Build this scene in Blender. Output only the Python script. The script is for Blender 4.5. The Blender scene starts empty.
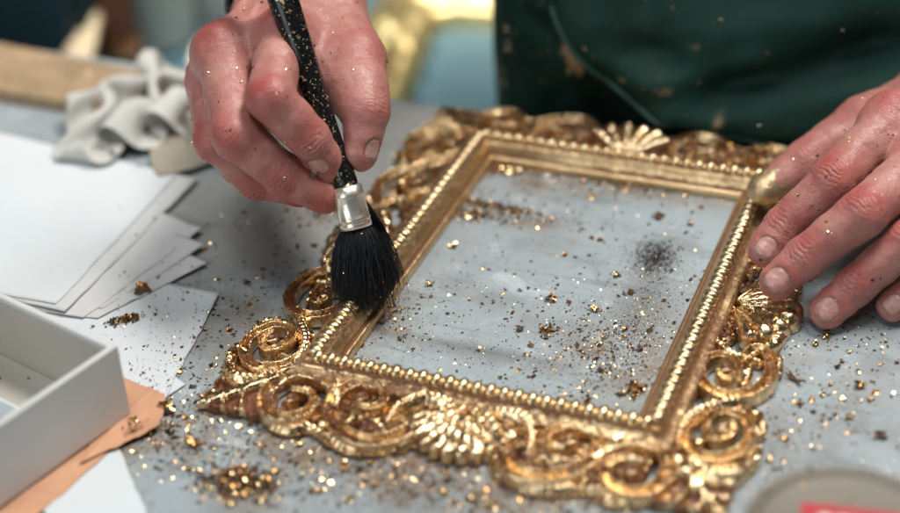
import bpy, math, random
import numpy as np
from mathutils import Vector, Matrix

random.seed(7)
RNG = np.random.default_rng(7)
SC = bpy.context.scene
COL = SC.collection
MM = 0.001

# ------------------------------------------------------------------ camera
FPX = 1605.0                                   # focal length in pixels of a 900 px wide picture
PP = np.array([450.0, 256.5])
CR = np.array([[0.9306021425529587, 0.15991408536606214, -0.32925239190836314],
               [0.3630334887473663, -0.5181429665769574, 0.7744253044902045],
               [-0.046758296844073025, -0.8402114921187199, -0.5402391231555482]])
CPOS = np.array([273.198, -487.202, 414.273])  # millimetres
cam_d = bpy.data.cameras.new('camera')
cam = bpy.data.objects.new('camera', cam_d)
COL.objects.link(cam)
cam_d.sensor_width = 36.0
cam_d.lens = FPX / 900 * 36.0
cam_d.clip_start = 0.02
cam_d.clip_end = 60
M3 = Matrix(((CR[0][0], -CR[0][1], -CR[0][2]), (CR[1][0], -CR[1][1], -CR[1][2]), (CR[2][0], -CR[2][1], -CR[2][2])))
cam.matrix_world = Matrix.Translation(Vector(CPOS * MM)) @ M3.to_4x4()
cam_d.dof.use_dof = True
cam_d.dof.focus_distance = 0.712
cam_d.dof.aperture_fstop = 3.2
cam_d.dof.aperture_blades = 0
SC.camera = cam

# ------------------------------------------------------------------ light
world = bpy.data.worlds.new('World')
SC.world = world
world.use_nodes = True
wb = world.node_tree.nodes['Background']
wb.inputs[0].default_value = (0.64, 0.76, 0.80, 1)
wb.inputs[1].default_value = 0.06


def area(name, loc, target, sx, sy, power, color):
    d = bpy.data.lights.new(name, 'AREA')
    d.shape = 'RECTANGLE'
    d.size = sx
    d.size_y = sy
    d.energy = power
    d.color = color
    o = bpy.data.objects.new(name, d)
    COL.objects.link(o)
    o.location = loc
    o.rotation_euler = (Vector(target) - Vector(loc)).to_track_quat('-Z', 'Y').to_euler()
    return o


area('overhead_light', (0.45, 0.60, 1.55), (0.08, 0.08, 0), 0.80, 0.32, 28, (1.0, 0.965, 0.91))
area('overhead_light', (-0.10, -0.30, 1.75), (0.05, 0.05, 0), 0.60, 0.40, 11, (0.95, 0.99, 0.98))
bg_fill = area('overhead_light', (-0.75, 0.0, 1.70), (-0.46, 0.85, -0.15), 0.5, 0.3, 4.2, (1.0, 0.97, 0.92))  # added spot, no such lamp seen; brightens the things behind the table
bg_fill.data.spread = math.radians(44)
area('window_light', (-0.75, -1.75, 0.80), (0.05, 0.05, 0), 0.8, 0.55, 12, (0.88, 0.96, 0.98))
SC.view_settings.view_transform = 'Standard'
SC.view_settings.look = 'None'
SC.view_settings.exposure = 0.0
SC.view_settings.gamma = 1.0
SC.render.engine = 'CYCLES'
SC.cycles.use_denoising = True


# ------------------------------------------------------------------ helpers: where a point of the photograph stands in the place (mm)
def ray(x, y):
    return CR @ np.array([x - PP[0], y - PP[1], FPX])


def at(x, y, z=0.0):
    r = ray(x, y)
    return CPOS + r * ((z - CPOS[2]) / r[2])


def aty(x, y, wy):
    r = ray(x, y)
    return CPOS + r * ((wy - CPOS[1]) / r[1])


def atd(x, y, d):
    return CPOS + ray(x, y) / FPX * d


def bone(prev, x, y, L, sign):
    """the point on the ray of (x, y) at distance L from prev; sign +1 the farther one, -1 the nearer one"""
    r = ray(x, y)
    r = r / np.linalg.norm(r)
    t0 = (prev - CPOS) @ r
    perp = np.linalg.norm(CPOS + r * t0 - prev)
    q = math.sqrt(max(L * L - perp * perp, 0))
    return CPOS + r * (t0 + sign * q)


def camvec(x, y, z):
    return CR @ np.array([x, y, z], float)


def nrm(v):
    v = np.asarray(v, float)
    return v / (np.linalg.norm(v) + 1e-12)


def sstep(a, b, x):
    t = np.clip((x - a) / (b - a), 0, 1)
    return t * t * (3 - 2 * t)


# cheap smooth value noise on arrays of points
_NT = np.random.default_rng(3).random((64, 64, 64)).astype(np.float32)


def vnoise(p, scale):
    q = np.asarray(p, float) / scale + 1000.37
    i = np.floor(q).astype(int)
    f = q - i
    f = f * f * (3 - 2 * f)
    out = 0
    for dx in (0, 1):
        for dy in (0, 1):
            for dz in (0, 1):
                w = (f[..., 0] if dx else 1 - f[..., 0]) * (f[..., 1] if dy else 1 - f[..., 1]) * (f[..., 2] if dz else 1 - f[..., 2])
                out = out + w * _NT[(i[..., 0] + dx) % 64, (i[..., 1] + dy) % 64, (i[..., 2] + dz) % 64]
    return out


def wloc(o):
    l = np.zeros(3)
    while o is not None:
        l = l + np.array(o.location) * 1000
        o = o.parent
    return l


def raw_mesh(name, v, faces, mats, smooth=True, attrs=None, fmat=None):
    me = bpy.data.meshes.new(name)
    v = np.asarray(v, float)
    if isinstance(faces, np.ndarray):
        n, k = faces.shape
        me.vertices.add(len(v))
        me.vertices.foreach_set('co', (v * MM).astype(np.float32).ravel())
        me.loops.add(n * k)
        me.loops.foreach_set('vertex_index', faces.astype(np.int32).ravel())
        me.polygons.add(n)
        me.polygons.foreach_set('loop_start', np.arange(0, n * k, k, dtype=np.int32))
        me.polygons.foreach_set('loop_total', np.full(n, k, dtype=np.int32))
        me.update(calc_edges=True)
    else:
        me.from_pydata((v * MM).tolist(), [], faces)
    if not isinstance(mats, (list, tuple)):
        mats = [mats]
    for m in mats:
        me.materials.append(m)
    if fmat is not None:
        me.polygons.foreach_set('material_index', np.asarray(fmat, dtype=np.int32))
    if smooth:
        me.polygons.foreach_set('use_smooth', np.ones(len(me.polygons), dtype=bool))
    for k_, a in (attrs or {}).items():
        at_ = me.attributes.new(k_, 'FLOAT', 'POINT')
        at_.data.foreach_set('value', np.asarray(a, dtype=np.float32))
    me.validate()
    me.update()
    return me


def mk(name, v, faces, mats, parent=None, smooth=True, attrs=None, fmat=None, origin=None):
    """one mesh object; v in world millimetres"""
    v = np.asarray(v, float)
    if parent is not None:
        base = wloc(parent)
    else:
        base = np.zeros(3)
    if origin is None:
        if parent is None:
            origin = np.array([(v[:, 0].min() + v[:, 0].max()) / 2, (v[:, 1].min() + v[:, 1].max()) / 2, v[:, 2].min()])
        else:
            origin = base
    origin = np.asarray(origin, float)
    me = raw_mesh(name, v - origin, faces, mats, smooth, attrs, fmat)
    o = bpy.data.objects.new(name, me)
    COL.objects.link(o)
    o.location = (origin - base) * MM
    if parent is not None:
        o.parent = parent
    return o


def thing(name, label, cat, loc, group=None):
    o = bpy.data.objects.new(name, None)
    COL.objects.link(o)
    o.location = np.asarray(loc, float) * MM
    o.empty_display_size = 0.02
    o['label'] = label
    o['category'] = cat
    if group:
        o['group'] = group
    return o


def tag(o, label, cat, group=None, kind=None):
    o['label'] = label
    o['category'] = cat
    if group:
        o['group'] = group
    if kind:
        o['kind'] = kind
    return o


class MB:
    def __init__(s):
        s.v = []
        s.f = []

    def add(s, v, f):
        n = len(s.v)
        s.v += [tuple(map(float, p)) for p in v]
        s.f += [tuple(i + n for i in q) for q in f]

    def grid(s, P, closeu=False, closev=False):
        P = np.asarray(P, float)
        a, b = P.shape[:2]
        f = []
        for i in range(a if closeu else a - 1):
            for j in range(b if closev else b - 1):
                f.append((i * b + j, ((i + 1) % a) * b + j, ((i + 1) % a) * b + (j + 1) % b, i * b + (j + 1) % b))
        s.add(P.reshape(-1, 3), f)

    def box(s, lo, hi, rot=0.0, piv=None, bev=0.0):
        lo = np.array(lo, float)
        hi = np.array(hi, float)
        b = bev
        if b <= 0:
            v = [(x, y, z) for z in (lo[2], hi[2]) for x, y in ((lo[0], lo[1]), (hi[0], lo[1]), (hi[0], hi[1]), (lo[0], hi[1]))]
            f = [(3, 2, 1, 0), (4, 5, 6, 7), (0, 1, 5, 4), (1, 2, 6, 5), (2, 3, 7, 6), (3, 0, 4, 7)]
        else:
            rings = []
            for z, ins in ((lo[2], b), (lo[2] + b, 0), (hi[2] - b, 0), (hi[2], b)):
                x0, x1, y0, y1 = lo[0] + ins, hi[0] - ins, lo[1] + ins, hi[1] - ins
                c = b
                rings.append([(x0 + c, y0, z), (x1 - c, y0, z), (x1, y0 + c, z), (x1, y1 - c, z), (x1 - c, y1, z), (x0 + c, y1, z), (x0, y1 - c, z), (x0, y0 + c, z)])
            v = [p for r in rings for p in r]
            f = [tuple(range(7, -1, -1)), tuple(range(24, 32))]
            for k in range(3):
                for j in range(8):
                    f.append((k * 8 + j, k * 8 + (j + 1) % 8, k * 8 + 8 + (j + 1) % 8, k * 8 + 8 + j))
        v = np.array(v)
        if rot:
            c = np.array(piv if piv is not None else (lo + hi) / 2)
            R = np.array([[math.cos(rot), -math.sin(rot), 0], [math.sin(rot), math.cos(rot), 0], [0, 0, 1]])
            v = (v - c) @ R.T + c
        s.add(v, f)

    def tube(s, pts, rad, n=16, caps=True):
        pts = np.asarray(pts, float)
        rad = np.broadcast_to(np.asarray(rad, float), (len(pts),))
        t = np.gradient(pts, axis=0)
        t /= np.linalg.norm(t, axis=1)[:, None]
        up = np.array([0, 0, 1.0]) if abs(t[0][2]) < 0.9 else np.array([1.0, 0, 0])
        a = nrm(np.cross(t[0], up))
        P = []
        for i in range(len(pts)):
            a = nrm(a - t[i] * (a @ t[i]))
            b = np.cross(t[i], a)
            th = np.linspace(0, 2 * math.pi, n, endpoint=False)
            P.append(pts[i] + rad[i] * (np.cos(th)[:, None] * a + np.sin(th)[:, None] * b))
        base = len(s.v)
        s.grid(np.array(P), closev=True)
        if caps:
            s.f.append(tuple(base + j for j in range(n - 1, -1, -1)))
            s.f.append(tuple(base + (len(pts) - 1) * n + j for j in range(n)))

    def lathe(s, prof, c, n=48, axis=None):
        """prof: (r, h) list; axis default z"""
        c = np.asarray(c, float)
        ax = np.array([0, 0, 1.0]) if axis is None else nrm(axis)
        a = nrm(np.cross(ax, [0.3, 1, 0.2]))
        b = np.cross(ax, a)
        th = np.linspace(0, 2 * math.pi, n, endpoint=False)
        P = [c + ax * h + r * (np.cos(th)[:, None] * a + np.sin(th)[:, None] * b) for r, h in prof]
        s.grid(np.array(P), closev=True)

    def mk(s, name, mats, parent=None, smooth=True, **k):
        return mk(name, np.array(s.v), s.f, mats, parent, smooth, **k)


class Field:
    def __init__(s, lo, hi, h):
        s.lo = np.array(lo, float)
        s.h = h
        s.n = np.ceil((np.array(hi) - s.lo) / h).astype(int) + 1
        s.F = np.full(s.n, 20.0, np.float32)

    def sub(s, lo, hi):
        a = np.clip(np.floor((np.array(lo) - s.lo) / s.h).astype(int), 0, s.n)
        b = np.clip(np.ceil((np.array(hi) - s.lo) / s.h).astype(int) + 1, 0, s.n)
        return tuple(slice(i, j) for i, j in zip(a, b))

    def pts(s, sl):
        g = [(s.lo[i] + s.h * np.arange(sl[i].start, sl[i].stop)).astype(np.float32) for i in range(3)]
        return g[0][:, None, None], g[1][None, :, None], g[2][None, None, :]


def smin(a, b, k):
    h = np.clip(k - np.abs(a - b), 0, None) / k
    return np.minimum(a, b) - h * h * k * 0.25


def cone(fd, sl, a, b, ra, rb, flat=None):
    X, Y, Z = fd.pts(sl)
    a = np.asarray(a, np.float32)
    d = np.asarray(b, np.float32) - a
    px_, py_, pz_ = X - a[0], Y - a[1], Z - a[2]
    t = np.clip((px_ * d[0] + py_ * d[1] + pz_ * d[2]) / max(d @ d, 1e-6), 0, 1)
    qx, qy, qz = px_ - t * d[0], py_ - t * d[1], pz_ - t * d[2]
    if flat is not None:
        n, fl = flat
        n = np.asarray(n, np.float32)
        dn = qx * n[0] + qy * n[1] + qz * n[2]
        s_ = (1 / fl - 1) * dn
        qx, qy, qz = qx + s_ * n[0], qy + s_ * n[1], qz + s_ * n[2]
        r = ra + (rb - ra) * t
        L = np.sqrt(qx * qx + qy * qy + qz * qz)
        return (L - r) * (0.5 + 0.5 * fl)
    return np.sqrt(qx * qx + qy * qy + qz * qz) - (ra + (rb - ra) * t)


def surface_nets(F, lo, h):
    S = F < 0
    n = F.shape
    cnt = np.zeros((n[0] - 1, n[1] - 1, n[2] - 1), np.uint8)
    offs = [(i, j, k) for i in (0, 1) for j in (0, 1) for k in (0, 1)]
    for i, j, k in offs:
        cnt += S[i:n[0] - 1 + i, j:n[1] - 1 + j, k:n[2] - 1 + k]
    act = np.argwhere((cnt > 0) & (cnt < 8))
    ids = -np.ones(cnt.shape, np.int32)
    ids[act[:, 0], act[:, 1], act[:, 2]] = np.arange(len(act))
    val = {o: F[act[:, 0] + o[0], act[:, 1] + o[1], act[:, 2] + o[2]] for o in offs}
    acc = np.zeros((len(act), 3))
    num = np.zeros(len(act))
    for o in offs:
        for ax_ in range(3):
            if o[ax_] == 0:
                p = list(o)
                p[ax_] = 1
                a, b = val[o], val[tuple(p)]
                m_ = (a < 0) != (b < 0)
                t = np.where(m_, a / np.where(m_, a - b, 1), 0)
                for q in range(3):
                    acc[:, q] += np.where(m_, o[q] + (t if q == ax_ else 0), 0)
                num += m_
    V = (act + acc / num[:, None]) * h + lo
    quads = []
    for ax_ in range(3):
        u, v = (ax_ + 1) % 3, (ax_ + 2) % 3
        sl0 = [slice(None)] * 3
        sl1 = [slice(None)] * 3
        sl0[ax_] = slice(0, -1)
        sl1[ax_] = slice(1, None)
        a, b = S[tuple(sl0)], S[tuple(sl1)]
        e = np.argwhere(a != b)
        e = e[(e[:, u] > 0) & (e[:, v] > 0) & (e[:, u] < n[u] - 1) & (e[:, v] < n[v] - 1)]
        fl = a[e[:, 0], e[:, 1], e[:, 2]]
        c = []
        for du, dv in ((-1, -1), (0, -1), (0, 0), (-1, 0)):
            q = e.copy()
            q[:, u] += du
            q[:, v] += dv
            c.append(ids[q[:, 0], q[:, 1], q[:, 2]])
        Q = np.stack(c, -1)
        Q[~fl] = Q[~fl][:, ::-1]
        quads.append(Q)
    Q = np.vstack(quads)
    return V, Q[(Q >= 0).all(1)]


# ------------------------------------------------------------------ materials
def mat(name):
    m = bpy.data.materials.new(name)
    m.use_nodes = True
    nt = m.node_tree
    return m, nt, nt.nodes['Principled BSDF']


def N(nt, t, **k):
    n = nt.nodes.new(t)
    for a, b in k.items():
        if a.startswith('i_'):
            n.inputs[a[2:].replace('_', ' ')].default_value = b
        else:
            setattr(n, a, b)
    return n


def noise(nt, scale, detail=4, rough=0.55, vec=None, dist=0.0):
    n = N(nt, 'ShaderNodeTexNoise')
    n.inputs['Scale'].default_value = scale
    n.inputs['Detail'].default_value = detail
    n.inputs['Roughness'].default_value = rough
    n.inputs['Distortion'].default_value = dist
    if vec is None:
        vec = N(nt, 'ShaderNodeNewGeometry').outputs['Position']
    nt.links.new(vec, n.inputs['Vector'])
    return n.outputs['Fac']


def ramp(nt, fac, stops):
    r = N(nt, 'ShaderNodeValToRGB')
    e = r.color_ramp.elements
    while len(e) > 1:
        e.remove(e[-1])
    for i, (p, c) in enumerate(stops):
        if i == 0:
            e[0].position = p
            el = e[0]
        else:
            el = e.new(p)
        el.color = (c, c, c, 1) if isinstance(c, (int, float)) else (*c, 1)
    nt.links.new(fac, r.inputs[0])
    return r.outputs[0]


def mixc(nt, fac, a, b):
    m = N(nt, 'ShaderNodeMix', data_type='RGBA')
    for sock, val in ((m.inputs[0], fac), (m.inputs[6], a), (m.inputs[7], b)):
        if hasattr(val, 'is_linked'):
            nt.links.new(val, sock)
        elif isinstance(val, (int, float)):
            sock.default_value = val
        else:
            sock.default_value = (*val, 1)
    return m.outputs[2]


def mathn(nt, op, a, b=0.0, clamp=False):
    m = N(nt, 'ShaderNodeMath', operation=op, use_clamp=clamp)
    for sock, val in ((m.inputs[0], a), (m.inputs[1], b)):
        if hasattr(val, 'is_linked'):
            nt.links.new(val, sock)
        else:
            sock.default_value = val
    return m.outputs[0]


def bump(nt, bs, h, strength, dist):
    b = N(nt, 'ShaderNodeBump')
    b.inputs['Strength'].default_value = strength
    b.inputs['Distance'].default_value = dist
    nt.links.new(h, b.inputs['Height'])
    prev = bs.inputs['Normal'].links[0].from_socket if bs.inputs['Normal'].is_linked else None
    if prev:
        nt.links.new(prev, b.inputs['Normal'])
    nt.links.new(b.outputs[0], bs.inputs['Normal'])


def attr(nt, name):
    return N(nt, 'ShaderNodeAttribute', attribute_name=name).outputs['Fac']


def simple(name, col, rough=0.5, metal=0.0, var=0.12, vs=60, bmp=0.0, bs_=400, col2=None):
    m, nt, bs = mat(name)
    f = noise(nt, vs, 5)
    c2 = col2 or tuple(max(0, c * (1 - var * 2.2)) for c in col)
    nt.links.new(mixc(nt, ramp(nt, f, [(0.3, 0), (0.7, 1)]), col, c2), bs.inputs['Base Color'])
    bs.inputs['Roughness'].default_value = rough
    bs.inputs['Metallic'].default_value = metal
    if bmp:
        bump(nt, bs, noise(nt, bs_, 4), bmp, 0.001)
    return m


def gold_mat(name, tint=(0.93, 0.72, 0.46), deep=(0.69, 0.47, 0.25), bole=1.0, rough=(0.14, 0.36), crumple=0.34):
    m, nt, bs = mat(name)
    pos = N(nt, 'ShaderNodeNewGeometry').outputs['Position']
    n1 = noise(nt, 55, 4, 0.6, pos)
    n2 = noise(nt, 420, 5, 0.65, pos)
    n3 = noise(nt, 170, 4, 0.6, pos, 0.6)
    gold = mixc(nt, ramp(nt, n1, [(0.35, 0), (0.68, 1)]), tint, deep)
    gold = mixc(nt, ramp(nt, n3, [(0.56, 0), (0.72, 0.75)]), gold, (0.90, 0.74, 0.46))
    gold = mixc(nt, mathn(nt, 'MULTIPLY', attr(nt, 'bole'), 0.45, True), gold, (0.62, 0.33, 0.11))
    # red bole showing where the leaf has not taken
    a = attr(nt, 'bole')
    s = mathn(nt, 'ADD', mathn(nt, 'MULTIPLY', a, 0.50), mathn(nt, 'MULTIPLY', n2, 0.45))
    s = mathn(nt, 'ADD', s, mathn(nt, 'MULTIPLY', n3, 0.20))
    s = mathn(nt, 'ADD', s, mathn(nt, 'MULTIPLY', noise(nt, 38, 3, 0.6, pos), 0.22))
    bm = ramp(nt, s, [(0.645, 0), (0.72, 1)])
    if bole != 1.0:
        bm = mathn(nt, 'MULTIPLY', bm, bole)
    red = mixc(nt, n2, (0.085, 0.022, 0.010), (0.21, 0.075, 0.028))
    nt.links.new(mixc(nt, bm, gold, red), bs.inputs['Base Color'])
    nt.links.new(mathn(nt, 'SUBTRACT', 1.0, mathn(nt, 'MULTIPLY', bm, 0.85)), bs.inputs['Metallic'])
    r = N(nt, 'ShaderNodeMapRange')
    nt.links.new(n2, r.inputs[0])
    r.inputs[1].default_value = 0.3
    r.inputs[2].default_value = 0.75
    r.inputs[3].default_value = rough[0]
    r.inputs[4].default_value = rough[1]
    nt.links.new(mathn(nt, 'ADD', r.outputs[0], mathn(nt, 'MULTIPLY', bm, 0.15)), bs.inputs['Roughness'])
    bump(nt, bs, noise(nt, 260, 5, 0.6, pos, 0.8), crumple, 0.0012)
    bump(nt, bs, noise(nt, 1300, 3, 0.6, pos), crumple * 0.5, 0.0004)
    return m


M = {}
M['gold'] = gold_mat('gold_leaf_over_bole')
M['gold_rail'] = gold_mat('burnished_gold_rail', (0.84, 0.63, 0.38), (0.54, 0.37, 0.19), 0.9, (0.30, 0.52), 0.22)
M['gold_bead'] = gold_mat('gold_bead', (0.92, 0.74, 0.48), (0.72, 0.52, 0.28), 0.7, (0.24, 0.42), 0.15)
M['gold_far'] = gold_mat('pale_gold_leaf', (0.95, 0.80, 0.42), (0.85, 0.66, 0.30), 0.0, (0.35, 0.6), 0.3)

# painted work surface
m, nt, bs = mat('worn_grey_paint')
pos = N(nt, 'ShaderNodeNewGeometry').outputs['Position']
big = noise(nt, 9, 4, 0.55, pos, 0.4)
mid = noise(nt, 38, 6, 0.62, pos, 0.7)
fine = noise(nt, 900, 4, 0.7, pos)
c = mixc(nt, ramp(nt, big, [(0.35, 0), (0.65, 1)]), (0.37, 0.43, 0.46), (0.29, 0.325, 0.34))
c = mixc(nt, ramp(nt, mid, [(0.52, 0), (0.64, 0.55)]), c, (0.22, 0.235, 0.25))
c = mixc(nt, ramp(nt, mid, [(0.33, 0.55), (0.42, 0)]), c, (0.56, 0.61, 0.64))
mp = N(nt, 'ShaderNodeMapping')
nt.links.new(pos, mp.inputs[0])
mp.inputs['Rotation'].default_value = (0, 0, 0.5)
mp.inputs['Scale'].default_value = (6, 60, 1)
st = noise(nt, 2.2, 5, 0.6, mp.outputs[0], 0.4)
c = mixc(nt, ramp(nt, st, [(0.57, 0), (0.68, 0.45)]), c, (0.185, 0.19, 0.20))
warm = noise(nt, 24, 5, 0.65, pos, 0.3)
c = mixc(nt, mathn(nt, 'MULTIPLY', ramp(nt, warm, [(0.42, 0), (0.60, 0.85)]), attr(nt, 'dust')), c, (0.20, 0.115, 0.05))
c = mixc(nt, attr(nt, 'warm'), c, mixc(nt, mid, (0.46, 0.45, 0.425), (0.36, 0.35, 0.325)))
c = mixc(nt, attr(nt, 'grime_shade'), c, (0.13, 0.13, 0.125))
c = mixc(nt, ramp(nt, fine, [(0.62, 0), (0.72, 0.6)]), c, (0.13, 0.12, 0.11))
nt.links.new(c, bs.inputs['Base Color'])
nt.links.new(ramp(nt, mid, [(0.3, 0.42), (0.7, 0.62)]), bs.inputs['Roughness'])
bump(nt, bs, fine, 0.18, 0.0006)
bump(nt, bs, mid, 0.2, 0.001)
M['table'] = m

M['bare_wood'] = simple('bare_board', (0.42, 0.29, 0.17), 0.65, 0, 0.18, 70, 0.2, 500)
M['paper'] = simple('white_paper', (0.66, 0.695, 0.72), 0.8, 0, 0.03, 12, 0.05, 300)
M['paper_old'] = simple('yellowed_tissue', (0.66, 0.66, 0.66), 0.8, 0, 0.05, 20, 0.05, 300)
M['card'] = simple('white_card', (0.66, 0.66, 0.65), 0.55, 0, 0.05, 15, 0.06, 500)
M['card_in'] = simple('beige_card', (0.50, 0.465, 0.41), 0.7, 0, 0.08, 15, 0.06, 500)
M['peach'] = simple('orange_tissue', (0.70, 0.37, 0.22), 0.6, 0, 0.12, 30, 0.1, 300)
M['rag'] = simple('grey_cotton', (0.60, 0.59, 0.55), 0.95, 0, 0.10, 40, 0.35, 1500)
M['rag_brown'] = simple('stained_cotton', (0.38, 0.335, 0.27), 0.95, 0, 0.14, 40, 0.35, 1500)
M['floor'] = simple('blue_grey_lino', (0.05, 0.10, 0.12), 0.6, 0, 0.1, 6)
M['bench'] = simple('blue_bench_top', (0.115, 0.225, 0.27), 0.55, 0, 0.10, 7)
M['teal'] = simple('dark_teal_paint', (0.005, 0.026, 0.036), 0.5, 0, 0.2, 8)
M['bucket'] = simple('grey_plastic', (0.90, 0.88, 0.84), 0.5, 0, 0.04, 12)
M['copper'] = simple('copper', (0.75, 0.33, 0.17), 0.32, 1.0, 0.15, 40)
M['brown'] = simple('dark_red_wood', (0.12, 0.042, 0.02), 0.6, 0, 0.2, 30)
M['steel'] = simple('steel', (0.5, 0.5, 0.5), 0.4, 1.0, 0.1, 40)
M['red'] = simple('red_label', (0.52, 0.02, 0.035), 0.5, 0, 0.06, 50)
M['white'] = simple('white_print', (0.8, 0.78, 0.78), 0.6, 0, 0.03, 50)
M['tan'] = simple('beige_shirt', (0.34, 0.25, 0.18), 0.9, 0, 0.15, 60, 0.3, 1200)
M['black_strap'] = simple('black_strap', (0.008, 0.008, 0.009), 0.5, 0, 0.1, 60, 0.2, 900)
m, nt, bs = mat('translucent_lid')
bs.inputs['Base Color'].default_value = (0.34, 0.30, 0.25, 1)
nt.links.new(mixc(nt, noise(nt, 25, 3), (0.22, 0.19, 0.15), (0.15, 0.125, 0.095)), bs.inputs['Base Color'])
bs.inputs['Roughness'].default_value = 0.18
bs.inputs['Coat Weight'].default_value = 0.5
bs.inputs['Roughness'].default_value = 0.35
bs.inputs['Coat Weight'].default_value = 0.0
bs.inputs['Roughness'].default_value = 0.5
M['lid'] = m
M['piping'] = simple('green_piping', (0.022, 0.085, 0.068), 0.45, 0, 0.1, 60)

# black lacquered handle spotted with leaf
m, nt, bs = mat('black_lacquer_with_gold_specks')
pos = N(nt, 'ShaderNodeNewGeometry').outputs['Position']
v1 = noise(nt, 150, 3, 0.6, pos, 0.7)
v2 = noise(nt, 760, 2, 0.6, pos, 0.2)
f1 = ramp(nt, v1, [(0.640, 0), (0.655, 1)])
f2 = ramp(nt, v2, [(0.640, 0), (0.66, 1)])
f = mathn(nt, 'MAXIMUM', f1, f2)
nt.links.new(mixc(nt, f, mixc(nt, v1, (0.003, 0.0035, 0.004), (0.010, 0.011, 0.012)), (0.82, 0.62, 0.36)), bs.inputs['Base Color'])
nt.links.new(mathn(nt, 'MULTIPLY', f, 0.8), bs.inputs['Metallic'])
nt.links.new(ramp(nt, v1, [(0.3, 0.20), (0.7, 0.42)]), bs.inputs['Roughness'])
bump(nt, bs, f, 0.4, 0.0006)
bs.inputs['Specular IOR Level'].default_value = 0.35
M['lacquer'] = m
m, nt, bs = mat('brushed_ferrule')
pos = N(nt, 'ShaderNodeNewGeometry').outputs['Position']
v1 = noise(nt, 120, 5, 0.6, pos)
nt.links.new(mixc(nt, ramp(nt, v1, [(0.45, 0), (0.7, 1)]), (0.93, 0.88, 0.78), (0.62, 0.50, 0.33)), bs.inputs['Base Color'])
bs.inputs['Metallic'].default_value = 0.9
bs.inputs['Roughness'].default_value = 0.32
bump(nt, bs, noise(nt, 500, 3, 0.6, pos), 0.25, 0.0006)
M['ferrule'] = m
m, nt, bs = mat('black_hair')
bs.inputs['Base Color'].default_value = (0.006, 0.007, 0.009, 1)
bs.inputs['Roughness'].default_value = 0.42
M['hair'] = m

# skin
m, nt, bs = mat('skin')
pos = N(nt, 'ShaderNodeNewGeometry').outputs['Position']
n1 = noise(nt, 70, 4, 0.6, pos)
n2 = noise(nt, 420, 4, 0.65, pos)
base = mixc(nt, ramp(nt, n1, [(0.35, 0), (0.65, 1)]), (0.52, 0.25, 0.21), (0.43, 0.165, 0.145))
base = mixc(nt, ramp(nt, n2, [(0.45, 0), (0.75, 0.5)]), base, (0.36, 0.145, 0.115))
base = mixc(nt, attr(nt, 'red'), base, (0.40, 0.075, 0.065))
base = mixc(nt, attr(nt, 'crease'), base, (0.24, 0.095, 0.075))
nailc = mixc(nt, ramp(nt, n2, [(0.4, 0), (0.7, 1)]), (0.66, 0.41, 0.36), (0.50, 0.28, 0.24))
base = mixc(nt, mathn(nt, 'MULTIPLY', attr(nt, 'nail'), 0.72), base, nailc)
base = mixc(nt, attr(nt, 'nailrim'), base, (0.20, 0.12, 0.085))
dirt = mathn(nt, 'MULTIPLY', ramp(nt, noise(nt, 620, 2, 0.5, pos), [(0.69, 0), (0.73, 0.8)]), ramp(nt, noise(nt, 30, 3, 0.5, pos), [(0.45, 0), (0.60, 1)]))
base = mixc(nt, dirt, base, (0.09, 0.045, 0.035))
base = mixc(nt, ramp(nt, noise(nt, 150, 6, 0.75, pos, 0.4), [(0.50, 0), (0.72, 0.55)]), base, (0.36, 0.13, 0.11))
# gold sticking to the skin
spk = noise(nt, 1500, 2, 0.5, pos)
patch = noise(nt, 45, 3, 0.5, pos)
sp = mathn(nt, 'MULTIPLY', ramp(nt, spk, [(0.69, 0), (0.71, 1)]), ramp(nt, patch, [(0.50, 0), (0.62, 1)]))
gm = mathn(nt, 'ADD', attr(nt, 'gilt'), mathn(nt, 'MULTIPLY', noise(nt, 260, 5, 0.75, pos), 0.6))
gm = ramp(nt, gm, [(0.74, 0), (0.84, 1)])
gf = mathn(nt, 'MAXIMUM', sp, gm)
nt.links.new(mixc(nt, gf, base, mixc(nt, n2, (0.80, 0.62, 0.40), (0.45, 0.30, 0.15))), bs.inputs['Base Color'])
nt.links.new(mathn(nt, 'MULTIPLY', gf, 0.85), bs.inputs['Metallic'])
nt.links.new(mathn(nt, 'SUBTRACT', ramp(nt, n2, [(0.3, 0.33), (0.7, 0.52)]), mathn(nt, 'MULTIPLY', attr(nt, 'nail'), 0.14)), bs.inputs['Roughness'])
bs.inputs['Subsurface Weight'].default_value = 0.10
bs.inputs['Subsurface Radius'].default_value = (1.0, 0.35, 0.2)
bs.inputs['Subsurface Scale'].default_value = 0.0025
vor = N(nt, 'ShaderNodeTexVoronoi', feature='DISTANCE_TO_EDGE')
nt.links.new(pos, vor.inputs['Vector'])
vor.inputs['Scale'].default_value = 900
skinb = mathn(nt, 'MULTIPLY', vor.outputs['Distance'], mathn(nt, 'SUBTRACT', 1.0, attr(nt, 'nail')))
bump(nt, bs, skinb, 0.30, 0.0007)
bump(nt, bs, n2, 0.28, 0.0009)
mpv = N(nt, 'ShaderNodeMapping')
nt.links.new(pos, mpv.inputs[0])
mpv.inputs['Rotation'].default_value = (0.6, 0.4, 0.9)
mpv.inputs['Scale'].default_value = (180, 620, 400)
bump(nt, bs, noise(nt, 1.0, 4, 0.6, mpv.outputs[0], 0.5), 0.22, 0.0008)
M['skin'] = m

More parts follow.
